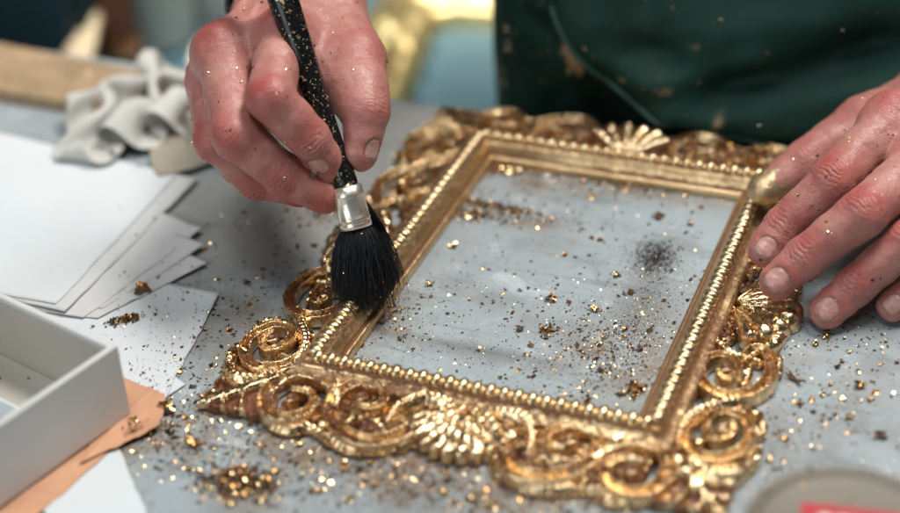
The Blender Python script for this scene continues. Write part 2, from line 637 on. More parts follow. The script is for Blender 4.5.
# apron
m, nt, bs = mat('dark_green_canvas')
pos = N(nt, 'ShaderNodeNewGeometry').outputs['Position']
n1 = noise(nt, 14, 5, 0.6, pos)
n2 = noise(nt, 60, 6, 0.7, pos, 0.5)
n3 = noise(nt, 1400, 3, 0.6, pos)
c = mixc(nt, ramp(nt, n1, [(0.3, 0), (0.7, 1)]), (0.003, 0.022, 0.016), (0.006, 0.038, 0.029))
c = mixc(nt, ramp(nt, n2, [(0.60, 0), (0.74, 0.35)]), c, (0.07, 0.065, 0.045))
c = mixc(nt, ramp(nt, n3, [(0.5, 0), (0.9, 0.3)]), c, (0.022, 0.06, 0.048))
c = mixc(nt, attr(nt, 'stain'), c, (0.52, 0.38, 0.22))
nt.links.new(c, bs.inputs['Base Color'])
bs.inputs['Roughness'].default_value = 0.62
bs.inputs['Specular IOR Level'].default_value = 0.22
bump(nt, bs, n3, 0.3, 0.0006)
bump(nt, bs, n2, 0.2, 0.002)
M['apron'] = m

# flakes
M['flake'] = simple('gold_flake', (0.90, 0.66, 0.34), 0.22, 1.0, 0.15, 900)
M['flake2'] = simple('copper_flake', (0.72, 0.38, 0.15), 0.30, 1.0, 0.2, 900)
M['chip'] = simple('bole_chip', (0.15, 0.060, 0.022), 0.6, 0.1, 0.3, 900)
M['dark'] = simple('dark_dust', (0.028, 0.028, 0.02), 0.7, 0.1, 0.3, 900)

# ------------------------------------------------------------------ floor, work table
mb = MB()
mb.grid([[(x, y, -760) for y in np.linspace(-3000, 6000, 4)] for x in np.linspace(-5000, 5000, 4)])
tag(mb.mk('floor', M['floor'], smooth=False), 'blue grey floor under the work table', 'floor', kind='structure')

TY = 252.0                                     # far edge of the table
table = thing('work_table', 'work table with worn blue grey painted top dusted with gold', 'table', (75, -150, -760))
xs = np.concatenate([np.linspace(-900, -330, 4)[:-1], np.arange(-330, 420, 6.0), np.linspace(420, 1000, 4)])
ys = np.concatenate([np.linspace(-800, -200, 4)[:-1], np.arange(-200, TY - 5, 6.0), [TY - 2.0, TY]])
XX, YY = np.meshgrid(xs, ys, indexing='ij')
ZZ = np.zeros_like(XX)
ZZ[:, -1] = -2.0
ptop = np.stack([XX, YY, ZZ], -1)
dust = np.zeros_like(XX)
grime_shade = np.zeros_like(XX)


def blob(px, py, rx, ry, rot=0.0, z=0):
    """soft spot around a place on the table, radii in mm"""
    c_ = at(px, py, z)
    dx, dy = XX - c_[0], YY - c_[1]
    a, b = dx * math.cos(rot) + dy * math.sin(rot), -dx * math.sin(rot) + dy * math.cos(rot)
    return np.exp(-(a / rx) ** 2 - (b / ry) ** 2)


for px_, py_, rx, ry, w in ((640, 345, 14, 24, 1.0), (765, 455, 12, 14, .7), (560, 495, 60, 10, .8), (500, 172, 45, 14, 1.2), (500, 215, 34, 9, 1.2), (390, 320, 18, 26, 1), (600, 370, 26, 30, .8), (640, 190, 60, 12, .7), (300, 450, 70, 22, .9),
                            (235, 485, 30, 14, 1), (150, 430, 24, 24, .9), (420, 480, 60, 16, .8), (260, 300, 30, 40, .6), (200, 380, 24, 28, .6), (820, 380, 40, 40, .45),
                            (322, 216, 7, 9, 1.6), (285, 215, 9, 7, 1.2), (400, 120, 20, 20, .5)):
    dust += w * blob(px_, py_, rx, ry)
for px_, py_, rx, ry, w in ((656, 256, 10, 15, .8), (642, 300, 11, 28, .6), (455, 345, 34, 3.5, .5), (520, 360, 24, 3, .4), (600, 200, 22, 5, .35), (430, 255, 5, 22, .2), (545, 245, 16, 6, .35), (505, 300, 14, 7, .4), (590, 165, 40, 9, .25), (250, 235, 40, 28, .22),
                            (330, 150, 60, 40, .2), (470, 355, 60, 5, .30), (620, 150, 50, 8, .3), (420, 500, 20, 12, .4), (870, 250, 50, 40, .2), (560, 325, 40, 4, .25)):
    grime_shade += w * blob(px_, py_, rx, ry)  # smudges, plus the brush hand's soft shadow darkened into the colour
warm_lift = np.zeros_like(XX)  # worn warm zone, also lightened in colour against the hand's shadow
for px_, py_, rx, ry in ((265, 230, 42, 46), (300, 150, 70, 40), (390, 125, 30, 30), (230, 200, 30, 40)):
    warm_lift = np.maximum(warm_lift, blob(px_, py_, rx, ry))
warm_lift = sstep(.25, .8, warm_lift + (vnoise(ptop, 14) - .5) * .35)
mb = MB()
mb.grid(ptop)
mk('tabletop', np.array(mb.v), mb.f, M['table'], table, True, attrs={'dust': np.clip(dust, 0, 1).ravel(), 'grime_shade': np.clip(grime_shade, 0, 0.9).ravel(), 'warm': (warm_lift * .85).ravel()})
mb = MB()
mb.box((-900, -800, -32), (1000, TY - 0.3, -2.5))
mb.mk('apron_board', M['bare_wood'], table, False)
for x in (-860, 900):
    for y in (-760, TY - 70):
        mb = MB()
        mb.box((x, y, -760), (x + 60, y + 60, -32.5), bev=3)
        mb.mk('leg', M['bare_wood'], table, False)

# ------------------------------------------------------------------ bench behind with things on it
BZ = -150.0
bench = thing('back_bench', 'blue topped bench standing behind the work table', 'bench', (-150, 900, -760))
mb = MB()
mb.box((-1100, 420, BZ - 30), (420, 1900, BZ), bev=4)
mb.mk('bench_top', M['bench'], bench, False)
for x in (-1080, 340):
    for y in (440, 1820):
        mb = MB()
        mb.box((x, y, -760), (x + 60, y + 60, BZ - 30.5), bev=3)
        mb.mk('leg', M['brown'], bench, False)

# gilded frame lying on the bench
c0 = at(433, 14, BZ + 14)
e1 = nrm((at(500, 23, BZ + 14) - c0) * [1, 1, 0])
e2 = nrm((at(401, 100, BZ + 14) - c0) * [1, 1, 0])
e1 = nrm(e1 - e2 * (e1 @ e2))
fr2 = thing('picture_frame', 'pale gold picture frame lying on the blue bench behind the brush hand', 'picture frame', c0 * [1, 1, 0] + [0, 0, BZ])
prof2 = [(0, 0), (0, 14), (5, 22), (11, 17), (17, 27), (27, 34), (37, 30), (42, 20), (48, 22), (54, 12), (54, 0)]
W2, H2 = 330.0, 300.0


def rail2(a, b, ua, ub):
    """one mitred rail from inner corner a to b; ua, ub the diagonal outward directions"""
    mbx = MB()
    P = []
    for o_, z_ in prof2:
        row = []
        for t in np.linspace(0, 1, 90):
            p = (a + ua * o_) * (1 - t) + (b + ub * o_) * t
            row.append((p[0] + 3 * math.sin(t * 47 + o_ * .2), p[1], BZ + z_ + (3.5 * math.sin(t * 63 + o_ * .35) * math.sin(o_ * .3 + t * 9) if 4 < o_ < 50 else 0)))
        P.append(row)
    mbx.grid(P)
    mbx.mk('rail', M['gold_far'], fr2)


ca, cb, cc, cd = c0, c0 + e1 * W2, c0 + e1 * W2 + e2 * H2, c0 + e2 * H2
rail2(cb, ca, e1 - e2, -e1 - e2)
rail2(ca, cd, -e1 - e2, -e1 + e2)
rail2(cd, cc, -e1 + e2, e1 + e2)
rail2(cc, cb, e1 + e2, e1 - e2)

# grey bucket
b1 = aty(160, 40, 560)
bx = b1[0]
buck = thing('bucket', 'grey plastic bucket standing behind the crumpled grey rag', 'bucket', (bx, 560, BZ))
mb = MB()
mb.lathe([(0, 1), (27, 1), (30, 4), (38, 170), (41, 172), (41, 182), (38, 182), (36, 170), (28, 6), (0, 5)], (bx, 560, BZ + 0.5), 48)
mb.mk('bucket_body', M['bucket'], buck)
mb = MB()
mb.tube([(bx + 39 * math.cos(t), 560 - 12 * math.sin(t) - 30 * math.sin(t), BZ + 172 - 30 * math.sin(t)) for t in np.linspace(0, math.pi, 20)], 1.6, 8)
mb.mk('handle', M['steel'], buck)
b2 = aty(207, 30, 640)
box2 = thing('storage_jar', 'pale cylindrical jar beside the grey bucket behind the rag', 'jar', (b2[0] + 14, 640, BZ))
mb = MB()
mb.lathe([(0, 0), (40, 0), (42, 3), (42, 150), (38, 158), (0, 158)], (b2[0] + 14, 640, BZ + 0.5), 48)
mb.mk('jar_body', M['white'], box2)
mb = MB()
mb.lathe([(0, 0), (41, 0), (43, 2), (43, 16), (40, 18), (0, 18)], (b2[0] + 14, 640, BZ + 159), 48)
mb.mk('lid', M['bucket'], box2)

# copper pot
p1 = aty(122, 44, 470)
PS = 0.62
pot = thing('copper_pot', 'small dark copper pot behind the grey rag, beside the pale moulding', 'pot', (p1[0] - 16, 490, BZ))
mb = MB()
mb.lathe([(0, 0), (13, 0), (15, 4), (15.5, 60), (14, 75), (15, 95), (14, 95), (13, 76), (14, 60), (13, 5), (0, 4)], (p1[0] - 16, 490, BZ + 0.5), 40)
mb.mk('pot_body', M['brown'], pot)
mb = MB()
mb.lathe([(15.3, 0), (17, 3), (17.5, 8), (17, 13), (15.3, 16)], (p1[0] - 16, 490, BZ + 24), 40)
mb.mk('rim_band', M['copper'], pot)

# pale gilded moulding leaning upright on the bench
q0, q1 = aty(80, 66, 440), aty(108, -60, 560)
q0 = q0 + (q0 - q1) * ((q0[2] - BZ - 1) / (q1[2] - q0[2]))
ax = nrm(q1 - q0)
sx = nrm(np.cross(ax, [0, 1, 0]))
sy = np.cross(ax, sx)
if sy[1] > 0:
    sy = -sy
mb = MB()
pr = [(-14, 0), (-14, 5), (-10, 8), (-7, 6), (-4, 10), (2, 12), (6, 9), (9, 10), (14, 6), (14, 0)]
mb.grid([[q0 + sx * u * 1.35 + sy * w + ax * L for L in np.linspace(2, 420, 12)] for u, w in pr], closeu=True)
M['pale_gilt'] = simple('pale_gilt_wood', (0.80, 0.64, 0.42), 0.4, 0.15, 0.12, 40)
mo = tag(mb.mk('moulding_strip', M['pale_gilt'], None), 'pale ribbed length of moulding leaning upright behind the brown board', 'moulding')

# dark teal cabinet at far left
t0 = aty(70, 40, 450)
cab = thing('cabinet', 'dark teal cabinet in the shade behind the brown board', 'cabinet', (t0[0] - 290, 600, BZ))
mb = MB()
mb.box((t0[0] - 620, 460, BZ + 1), (t0[0] + 10, 800, 420), bev=4)
mb.mk('cabinet_body', M['teal'], cab, False)
for k in (0, 1):
    mb = MB()
    x0 = t0[0] - 615 + k * 312
    mb.box((x0, 450, BZ + 10), (x0 + 306, 459.5, 410), bev=3)
    d = mb.mk('door', M['teal'], cab, False)
    mb = MB()
    hx = x0 + (290 if k == 0 else 25)
    mb.tube([(hx, 450, 220), (hx, 432, 226), (hx, 428, 260), (hx, 432, 294), (hx, 450, 300)], 4, 10)
    mb.mk('handle', M['steel'], d)

# brown board along the back of the table
A, B, C_, D_ = at(-40, 84, 8), at(205, 122, 8), at(205, 82, 8), at(-40, 35, 8)
mb = MB()
top = [[A * (1 - t) + D_ * t for t in (0, 1)], [B * (1 - t) + C_ * t for t in (0, 1)]]
P8 = [A, B, C_, D_]
vv = [(p[0], p[1], 0.6) for p in P8] + [(p[0], p[1], 7.4) for p in P8] + [tuple(p * 0.985 + np.mean(P8, 0) * 0.015) for p in P8]
mb.add(vv, [(3, 2, 1, 0)] + [(i, (i + 1) % 4, (i + 1) % 4 + 4, i + 4) for i in range(4)] + [(i + 4, (i + 1) % 4 + 4, (i + 1) % 4 + 8, i + 8) for i in range(4)] + [(8, 9, 10, 11)])
tag(mb.mk('board', M['bare_wood'], None, False), 'tan wooden board lying along the far edge of the table behind the paper', 'board')

# ------------------------------------------------------------------ the gilded frame
BW, BH = 150.0, 206.0                           # between the bead rows
frame = thing('picture_frame', 'ornate gilded picture frame with pierced scrolls and bead rows lying empty on the table', 'picture frame', (BW / 2, BH / 2, 0))
prof = [(-10.0, 0.6), (-10.0, 3.6), (-9.4, 4.4), (-8.6, 4.7), (-7.8, 4.3), (-7.3, 5.0), (-6.2, 7.2), (-5.0, 9.0), (-4.0, 10.2), (-3.2, 10.8), (-2.9, 10.5),
        (0, 10.6), (2.9, 10.5), (3.2, 10.8), (3.8, 10.2), (4.3, 8.8), (5.2, 8.0), (6.4, 7.6), (7.8, 7.5), (8.6, 6.8), (9.0, 4.0), (9.0, 0.6)]
corners = [np.array([0, 0]), np.array([BW, 0]), np.array([BW, BH]), np.array([0, BH])]
diag = [np.array([-1, -1]), np.array([1, -1]), np.array([1, 1]), np.array([-1, 1])]
for i in range(4):
    a, b = corners[i], corners[(i + 1) % 4]
    da, db = diag[i], diag[(i + 1) % 4]
    n = int(np.linalg.norm(b - a) / 1.6)
    # densify the profile
    pf = []
    for k in range(len(prof) - 1):
        for t in (0, 0.5):
            pf.append((prof[k][0] * (1 - t) + prof[k + 1][0] * t, prof[k][1] * (1 - t) + prof[k + 1][1] * t))
    pf.append(prof[-1])
    P = np.zeros((len(pf), n + 1, 3))
    for k, (o_, z_) in enumerate(pf):
        pa, pb = a + da * o_, b + db * o_
        t = np.linspace(0, 1, n + 1)[:, None]
        P[k, :, :2] = pa * (1 - t) + pb * t
        P[k, :, 2] = z_
    nz = vnoise(P.reshape(-1, 3), 5.0).reshape(P.shape[:2]) - 0.5
    nz2 = vnoise(P.reshape(-1, 3) + 40, 1.7).reshape(P.shape[:2]) - 0.5
    P[:, :, 2] += np.where(P[:, :, 2] > 1, nz * 0.5 + nz2 * 0.25, 0)
    bole = np.zeros(P.shape[:2])
    for k, (o_, z_) in enumerate(pf):
        bole[k] = 0.75 if (abs(o_ + 7.8) < 0.8 or 2.2 < abs(o_) < 4.0) else (0.35 if -7 < o_ < -3 else (0.5 if o_ > 4.0 else 0.2))
    mbx = MB()
    mbx.grid(P[:, ::-1])
    mk('rail', np.array(mbx.v), mbx.f, M['gold_rail'], frame, True, attrs={'bole': bole[:, ::-1].ravel()})
    # beads and reels along the ridge
    L = np.linalg.norm(b - a)
    d = (b - a) / L
    nb = int(round(L / 6.0))
    mbx = MB()
    th = np.linspace(0, 2 * math.pi, 14, endpoint=False)
    for k in range(nb):
        s0 = (k + 0.5) * L / nb
        rr = 2.75 * random.uniform(0.94, 1.05)
        c3 = np.array([*(a + d * s0), 11.4 + random.uniform(-.12, .12)])
        ax3 = np.array([*d, 0])
        n3 = np.array([-d[1], d[0], 0]) * 1.38
        prf = [(rr * math.sin(p) ** .8, -rr * 0.92 * math.cos(p)) for p in np.linspace(0.02, math.pi - 0.02, 11)]
        mbx.grid(np.array([c3 + ax3 * h + r * (np.cos(th)[:, None] * n3 + np.sin(th)[:, None] * np.array([0, 0, 1.2])) for r, h in prf]), closev=True)
        c3 = np.array([*(a + d * (k + 1) * L / nb), 11.0])
        if k < nb - 1:
            prf = [(0.02, -0.55), (2.2, -0.5), (2.5, 0), (2.2, 0.5), (0.02, 0.55)]
            mbx.grid(np.array([c3 + ax3 * h + r * (np.cos(th)[:, None] * n3 + np.sin(th)[:, None] * np.array([0, 0, 1.0])) for r, h in prf]), closev=True)
    v = np.array(mbx.v)
    mk('bead_row', v, mbx.f, M['gold_bead'], frame, True, attrs={'bole': np.where(v[:, 2] < 11.3, 0.6, 0.15)})

RES = 0.40


def smax(a, b, k):
    return -smin(-a, -b, k)


def crop(x0, y0, s, pts, z=6.0):
    return np.array([at(x0 + x / s, y0 + y / s, z)[:2] for x, y in pts])


def smooth_path(p, n=120):
    """Catmull-Rom through the points"""
    p = np.asarray(p, float)
    q = np.vstack([2 * p[0] - p[1], p, 2 * p[-1] - p[-2]])
    out = []
    m_ = len(p) - 1
    for t in np.linspace(0, m_ - 1e-6, n):
        i = int(t)
        f = t - i
        a, b, c, d = q[i], q[i + 1], q[i + 2], q[i + 3]
        out.append(0.5 * (2 * b + (c - a) * f + (2 * a - 5 * b + 4 * c - d) * f * f + (3 * b - a - 3 * c + d) * f ** 3))
    return np.array(out)


def solid(name, F2, lo, hi, zmax, bole2, rough=1.0, seed=0):
    """closed relief: F2(X, Y) gives outline distance and top height; meshed from the implicit solid"""
    gx = np.arange(lo[0], hi[0] + RES, RES)
    gy = np.arange(lo[1], hi[1] + RES, RES)
    gz = np.arange(-0.2, zmax + 3, RES)
    X, Y = np.meshgrid(gx, gy, indexing='ij')
    e, h = F2(X, Y)
    p3 = np.stack([X, Y, np.full_like(X, seed * 13.7)], -1)
    h = h + rough * ((vnoise(p3, 3.2) - .5) * .9 + (vnoise(p3 + 31, 1.2) - .5) * .5)
    e = e + rough * ((vnoise(p3 + 90, 2.5) - .5) * .5)
    Z = gz[None, None, :]
    e3 = e[..., None] - 0.35 + 0.07 * np.abs(Z - 2.5)          # sides bulge a little, tuck under and in
    F = smax(e3, (Z - h[..., None]) * 0.75, 1.2)
    F = np.maximum(F, 0.35 - Z)
    F = np.pad(F.astype(np.float32), ((1, 1), (1, 1), (0, 0)), constant_values=5)
    V, Q = surface_nets(F, np.array([gx[0] - RES, gy[0] - RES, gz[0]]), RES)
    b = bole2(X, Y)
    ix = np.clip(((V[:, 0] - gx[0]) / RES).astype(int), 0, len(gx) - 1)
    iy = np.clip(((V[:, 1] - gy[0]) / RES).astype(int), 0, len(gy) - 1)
    bo = np.maximum(b[ix, iy], sstep(2.6, 0.8, V[:, 2]) * 0.75)
    return V, Q, bo


def band(pts, w, H, g, eye=None, n=150, vein=0.0):
    """band along a path (mm): w, H, g lists along it; g>0 hollow with raised rims, g<0 round back"""
    P = smooth_path(pts, n)
    L = np.concatenate([[0], np.cumsum(np.linalg.norm(np.diff(P, axis=0), axis=1))])
    t = L / L[-1]
    ip = lambda a: np.interp(t, np.linspace(0, 1, len(a)), a)
    W_, H_, G_ = ip(w), ip(H), ip(g)
    lo, hi = P.min(0) - max(w) - 2.5, P.max(0) + max(w) + 2.5

    def near(X, Y):
        best = np.full(X.shape, 1e9)
        k = np.zeros(X.shape, int)
        for i in range(n):
            q = np.hypot(X - P[i, 0], Y - P[i, 1]) / W_[i]
            m_ = q < best
            best = np.where(m_, q, best)
            k = np.where(m_, i, k)
        return best, k
    cache = {}

    def get(X, Y):
        if 'q' not in cache:
            cache['q'] = near(X, Y)
        return cache['q']

    def F2(X, Y):
        q, k = get(X, Y)
        e = (q - 1) * W_[k]
        g_ = G_[k]
        qq = np.clip(q, 0, 1.2)
        hol = 1 - np.clip(g_, 0, 1) * np.clip(1 - (qq / .80) ** 2, 0, 1) ** .8
        rnd = 1 - np.clip(-g_, 0, 1) * qq ** 2
        h = H_[k] * hol * rnd
        if vein:
            h = h - vein * (0.5 + 0.5 * np.cos(q * 9.0)) * (q < .95) - vein * .5 * (0.5 + .5 * np.cos(L[k] * 2.2 + q * 3))
        if eye is not None:
            d = np.hypot(X - eye[0], Y - eye[1])
            e = np.minimum(e, d - eye[2])
            he = H_[-1] * 0.93 - 0.9 * np.clip(1 - (d / (eye[2] * .72)) ** 2, 0, 1)
            h = np.where(d < eye[2], np.maximum(np.where(q < 1, h, 0), he), h)
        return e, h

    def bo(X, Y):
        q, k = get(X, Y)
        b = np.clip(G_[k], 0, 1) * 1.7 * np.clip(1 - q / .8, 0, 1)
        if eye is not None:
            d = np.hypot(X - eye[0], Y - eye[1])
            b = np.maximum(b, np.where(d < eye[2] * .85, .95, 0))
        return np.clip(b, 0, 1)
    return F2, bo, lo, hi, max(H)


ELEMS = []                                      # name, side kind, V, Q, bole


def elem(name, kind, spec, seed):
    F2, bo, lo, hi, H = spec
    V, Q, b = solid(name, F2, lo, hi, H, bo, .35 if name in ('scroll', 'leaf') else .8, seed)
    ELEMS.append((name, kind, V, Q, b))


# right side, lower half (traced on the place, then mirrored round the frame)
O1, S1 = (690, 270), 3.946
p = crop(*O1, S1, [(225, 325), (255, 303), (290, 308), (318, 345), (322, 395), (300, 440), (255, 475), (195, 492), (130, 490), (75, 468), (42, 430), (42, 388), (68, 355), (110, 342), (155, 350), (188, 378), (190, 412), (165, 438), (132, 440), (112, 418)])
ey = crop(*O1, S1, [(142, 402)])[0]
elem('scroll', 'R', band(p, [2.3, 2.9, 3.1, 2.9, 2.5, 2.1, 1.7, 1.4], [6, 6.8, 7, 7.2, 7.8, 8.6, 9.4, 9.8], [.5, .6, .62, .6, .55, .5, .4, .25], (ey[0], ey[1], 2.9)), 1)
p = crop(*O1, S1, [(70, 225), (95, 265), (130, 298), (180, 330), (230, 332), (275, 345)])
elem('leaf', 'R', band(p, [2.0, 2.6, 2.6, 2.4, 1.6], [6.5, 7.5, 7.2, 6.6, 5], [-.4] * 3, vein=.7), 2)
O2, S2_ = (630, 390), 4.171
p = crop(*O2, S2_, [(222, 160), (226, 205), (252, 245), (320, 280), (400, 277), (470, 245), (500, 190), (482, 130), (425, 98), (360, 103), (322, 140), (322, 185), (355, 214), (400, 210), (432, 182), (424, 150)])
ey = crop(*O2, S2_, [(385, 172)])[0]
elem('scroll', 'R', band(p, [2.0, 2.5, 2.7, 2.5, 2.1, 1.7, 1.3], [6.2, 7, 7.2, 7.6, 8.4, 9.2, 9.6], [.5, .6, .6, .55, .5, .4, .25], (ey[0], ey[1], 2.8)), 3)
p = crop(*O2, S2_, [(205, 215), (215, 160), (262, 106), (345, 66), (430, 40), (505, 20)])
elem('leaf', 'R', band(p, [1.6, 3.2, 3.8, 3.4, 1.4], [6, 8, 8.6, 8, 6], [-.35] * 3, vein=.8), 4)
p = crop(*O2, S2_, [(255, 300), (300, 335), (360, 355), (425, 350), (485, 315)])
elem('leaf', 'R', band(p, [1.6, 2.8, 3.2, 2.8, 1.6], [6, 7.6, 8, 7.4, 5.5], [-.4] * 3, vein=.7), 5)
for q_, (x, y, r) in enumerate(((520, 150, 2.2), (535, 165, 1.7), (525, 265, 2.0), (470, 70, 1.9))):
    c = crop(*O2, S2_, [(x, y)])[0]
    elem('berry', 'R', (lambda X, Y, c=c, r=r: (np.hypot(X - c[0], Y - c[1]) - r, np.full(X.shape, 3.2) + r), lambda X, Y: np.zeros(X.shape), c - 5, c + 5, 7), 40 + q_)
for pts_, w_, sd_ in (([(28, 290), (14, 345), (10, 410), (22, 470)], 2.0, 21), ([(292, 305), (335, 278), (362, 236), (352, 205)], 2.6, 22), ([(215, 345), (235, 375), (232, 410), (210, 445)], 1.5, 23), ([(330, 320), (352, 352), (352, 400)], 1.6, 24)):
    elem('leaf', 'R', band(crop(*O1, S1, pts_, 4.5), [1.0, w_, w_, .9], [4.5, 6.6, 6.4, 4], [-.4] * 3, vein=.6), sd_)
for pts_, w_, sd_ in (([(455, 75), (510, 95), (545, 130), (560, 175)], 2.2, 25), ([(215, 250), (240, 285), (290, 310), (340, 312)], 2.0, 26), ([(470, 250), (515, 255), (545, 235)], 2.2, 27), ([(250, 200), (285, 215), (310, 240)], 1.4, 28), ([(470, 330), (505, 300), (510, 262)], 2.0, 29)):
    elem('leaf', 'R', band(crop(*O2, S2_, pts_, 4.5), [1.0, w_, w_, .9], [4.5, 6.4, 6.2, 4], [-.4] * 3, vein=.6), sd_)
# bottom side, left half
O3, S3 = (185, 334), 2.5
p = crop(*O3, S3, [(380, 165), (362, 124), (318, 103), (265, 103), (220, 128), (198, 165), (208, 195), (250, 212), (300, 203), (324, 176), (308, 152), (276, 148)])
ey = crop(*O3, S3, [(268, 170)])[0]
elem('scroll', 'B', band(p, [2.6, 4.2, 4.1, 3.6, 3.2, 2.8, 2.2, 1.7], [6, 8.2, 8.4, 7.4, 7.2, 8.2, 9, 9.6], [-.2, .1, .4, .55, .6, .5, .4, .25], (ey[0], ey[1], 2.9)), 6)
p = crop(*O3, S3, [(605, 165), (580, 222), (525, 256), (460, 268), (402, 248), (368, 205), (372, 165), (405, 138), (450, 130), (490, 145), (500, 172), (474, 192), (440, 190)])
ey = crop(*O3, S3, [(444, 167)])[0]
elem('scroll', 'B', band(p, [2.2, 3.6, 4.0, 3.8, 3.4, 2.8, 2.1, 1.7], [5.5, 6.8, 7.2, 7.2, 7.8, 8.6, 9.4, 9.8], [.4, .58, .62, .6, .55, .5, .4, .25], (ey[0], ey[1], 2.9)), 7)
p = crop(*O3, S3, [(505, 215), (525, 190), (560, 170), (605, 160), (655, 172), (700, 190)])
elem('leaf', 'B', band(p, [1.8, 3.4, 4.4, 4.2, 2.4], [6, 8.6, 9.8, 9.2, 7], [-.4] * 3, vein=.8), 8)
p = crop(*O3, S3, [(375, 105), (410, 112), (445, 112), (500, 128), (540, 150)])
elem('leaf', 'B', band(p, [1.5, 2.2, 2.4, 1.5], [6.5, 7.6, 7.4, 6], [-.4] * 3, vein=.6), 9)
for pts_, sd_ in (([(330, 240), (370, 262), (420, 282), (480, 290)], 31), ([(215, 225), (260, 235), (305, 228), (345, 240)], 32), ([(585, 215), (570, 250), (540, 275), (500, 285)], 33), ([(400, 225), (430, 205), (470, 215), (500, 235)], 34)):
    elem('leaf', 'B', band(crop(*O3, S3, pts_, 4.0), [1.4, 2.4, 2.6, 1.2], [4.6, 5.6, 5.4, 4], [-.4] * 3, vein=.7), sd_)
for q_, (x, y, r) in enumerate(((345, 215, 2.2), (362, 235, 1.8), (330, 230, 1.7), (395, 128, 1.6), (600, 235, 2.2), (618, 222, 1.8), (612, 250, 1.7))):
    c = crop(*O3, S3, [(x, y)])[0]
    elem('berry', 'B', (lambda X, Y, c=c, r=r: (np.hypot(X - c[0], Y - c[1]) - r, np.full(X.shape, 3.0) + r), lambda X, Y: np.zeros(X.shape), c - 5, c + 5, 7), 50 + q_)


def fan(cx, cy, dx, dy, R, A_, k, H0, H1):
    """fan of flutes; (cx, cy) its root, (dx, dy) the outward direction"""
    def polar(X, Y):
        u = (X - cx) * dx + (Y - cy) * dy
        v = -(X - cx) * dy + (Y - cy) * dx
        return np.hypot(u, v), np.arctan2(v, u)

    def F2(X, Y):
        r, a = polar(X, Y)
        ph = (a / A_ * .5 + .5) * k
        fl = np.abs(np.sin(math.pi * ph)) ** .7
        Rr = R * (1 - .10 * np.abs(a / A_)) + 2.4 * fl
        e = np.maximum(np.maximum(r - Rr, (np.abs(a) - A_) * r), 4.5 - r)
        t = np.clip((r - 5) / (R - 5), 0, 1.1)
        h = H0 + (H1 - H0) * t ** .8 - 2.4 * np.clip((t - .80) / .2, 0, 1.5) ** 2
        h = h - (1 - fl) * (1.0 + 2.6 * t)
        return e, h

    def bo(X, Y):
        r, a = polar(X, Y)
        fl = np.abs(np.sin(math.pi * (a / A_ * .5 + .5) * k))
        return np.clip((.42 - fl) * 2.4, 0, .9)
    c = np.array([cx, cy])
    return F2, bo, c - R - 5, c + R + 5, max(H0, H1)


cR = BH / 2
elem('shell', 'RM', fan(BW + 7.5, cR - 3, 1, 0, 30.0, 1.2, 8, 6.0, 10.5), 60)
# basket shaped cabochon in the middle of the short sides
elem('shell', 'T', fan(BW / 2, BH + 9.0, 0, 1, 26.0, 1.1, 6, 6.5, 13.5), 63)
F_b, B_b, lo_b, hi_b, H_b = fan(BW / 2, -9.0, 0, -1, 26.0, 1.25, 11, 8.6, 8.8)


def F_soft(X, Y):
    e, h = F_b(X, Y)
    sm = 8.4 - .0022 * ((X - BW / 2) ** 2) + .9 * np.sin(X * .31 + Y * .4) * np.cos(Y * .5)
    return e, h * .32 + sm * .68


elem('shell', 'BF', (F_soft, lambda X, Y: B_b(X, Y) * .7, lo_b, hi_b, 11), 61)
for q_, (x, y, r) in enumerate([(11 * math.sin(t), 13 + 11 * (1 - math.cos(t)) * .2 - 3 * math.cos(t), 2.7) for t in np.linspace(-1.4, 1.4, 6)] + [(-6, 15.5, 3.0), (1, 17, 3.4), (7, 15, 2.8), (-14, 20, 2.6), (14, 19, 2.8), (-3, 21, 2.4), (5, 22, 2.2), (-9, 23, 1.9), (11, 24, 2.0)]):
    c = np.array([BW / 2 + x, -y])
    elem('berry', 'BF', (lambda X, Y, c=c, r=r: (np.hypot(X - c[0], Y - c[1]) - r, 7.2 + np.sqrt(np.clip(r * r - (X - c[0]) ** 2 - (Y - c[1]) ** 2, 0, None))), lambda X, Y: np.full(X.shape, .15), c - 6, c + 6, 11), 80 + q_)


# palmette of the lower left corner, pointing outward along the diagonal
def pal_ab(X, Y):
    a = (-X - Y) / math.sqrt(2) - 6.0
    b = np.abs(X - Y) / math.sqrt(2)
    return a, b


def pal_ph(a, b):
    return (a - .62 * b + .012 * b * b) / 8.6 + .1


def pal2(X, Y):
    a, b = pal_ab(X, Y)
    rid = np.abs(np.sin(math.pi * pal_ph(a, b)))
    edge = np.minimum((44.0 - a - b * 1.0) * .72 + 1.6 * rid, 30 - b)
    e = np.maximum(-edge, 9 + .5 * b - a)
    body = 8.4 - .075 * np.clip(a, 0, 60) - .05 * b
    cup = 3.6 * np.clip(rid * 1.5 - .18, 0, 1) ** .8 * sstep(1.2, 3.6, b) * sstep(.4, 2.4, edge)
    return e, body - cup


def pal_bo(X, Y):
    a, b = pal_ab(X, Y)
    rid = np.abs(np.sin(math.pi * pal_ph(a, b)))
    return np.clip(rid * 2.6 - .7, 0, 1) * sstep(1.5, 3.0, b)


elem('corner_leaf', 'C', (pal2, pal_bo, np.array([-43, -43]), np.array([6, 6]), 11), 62)


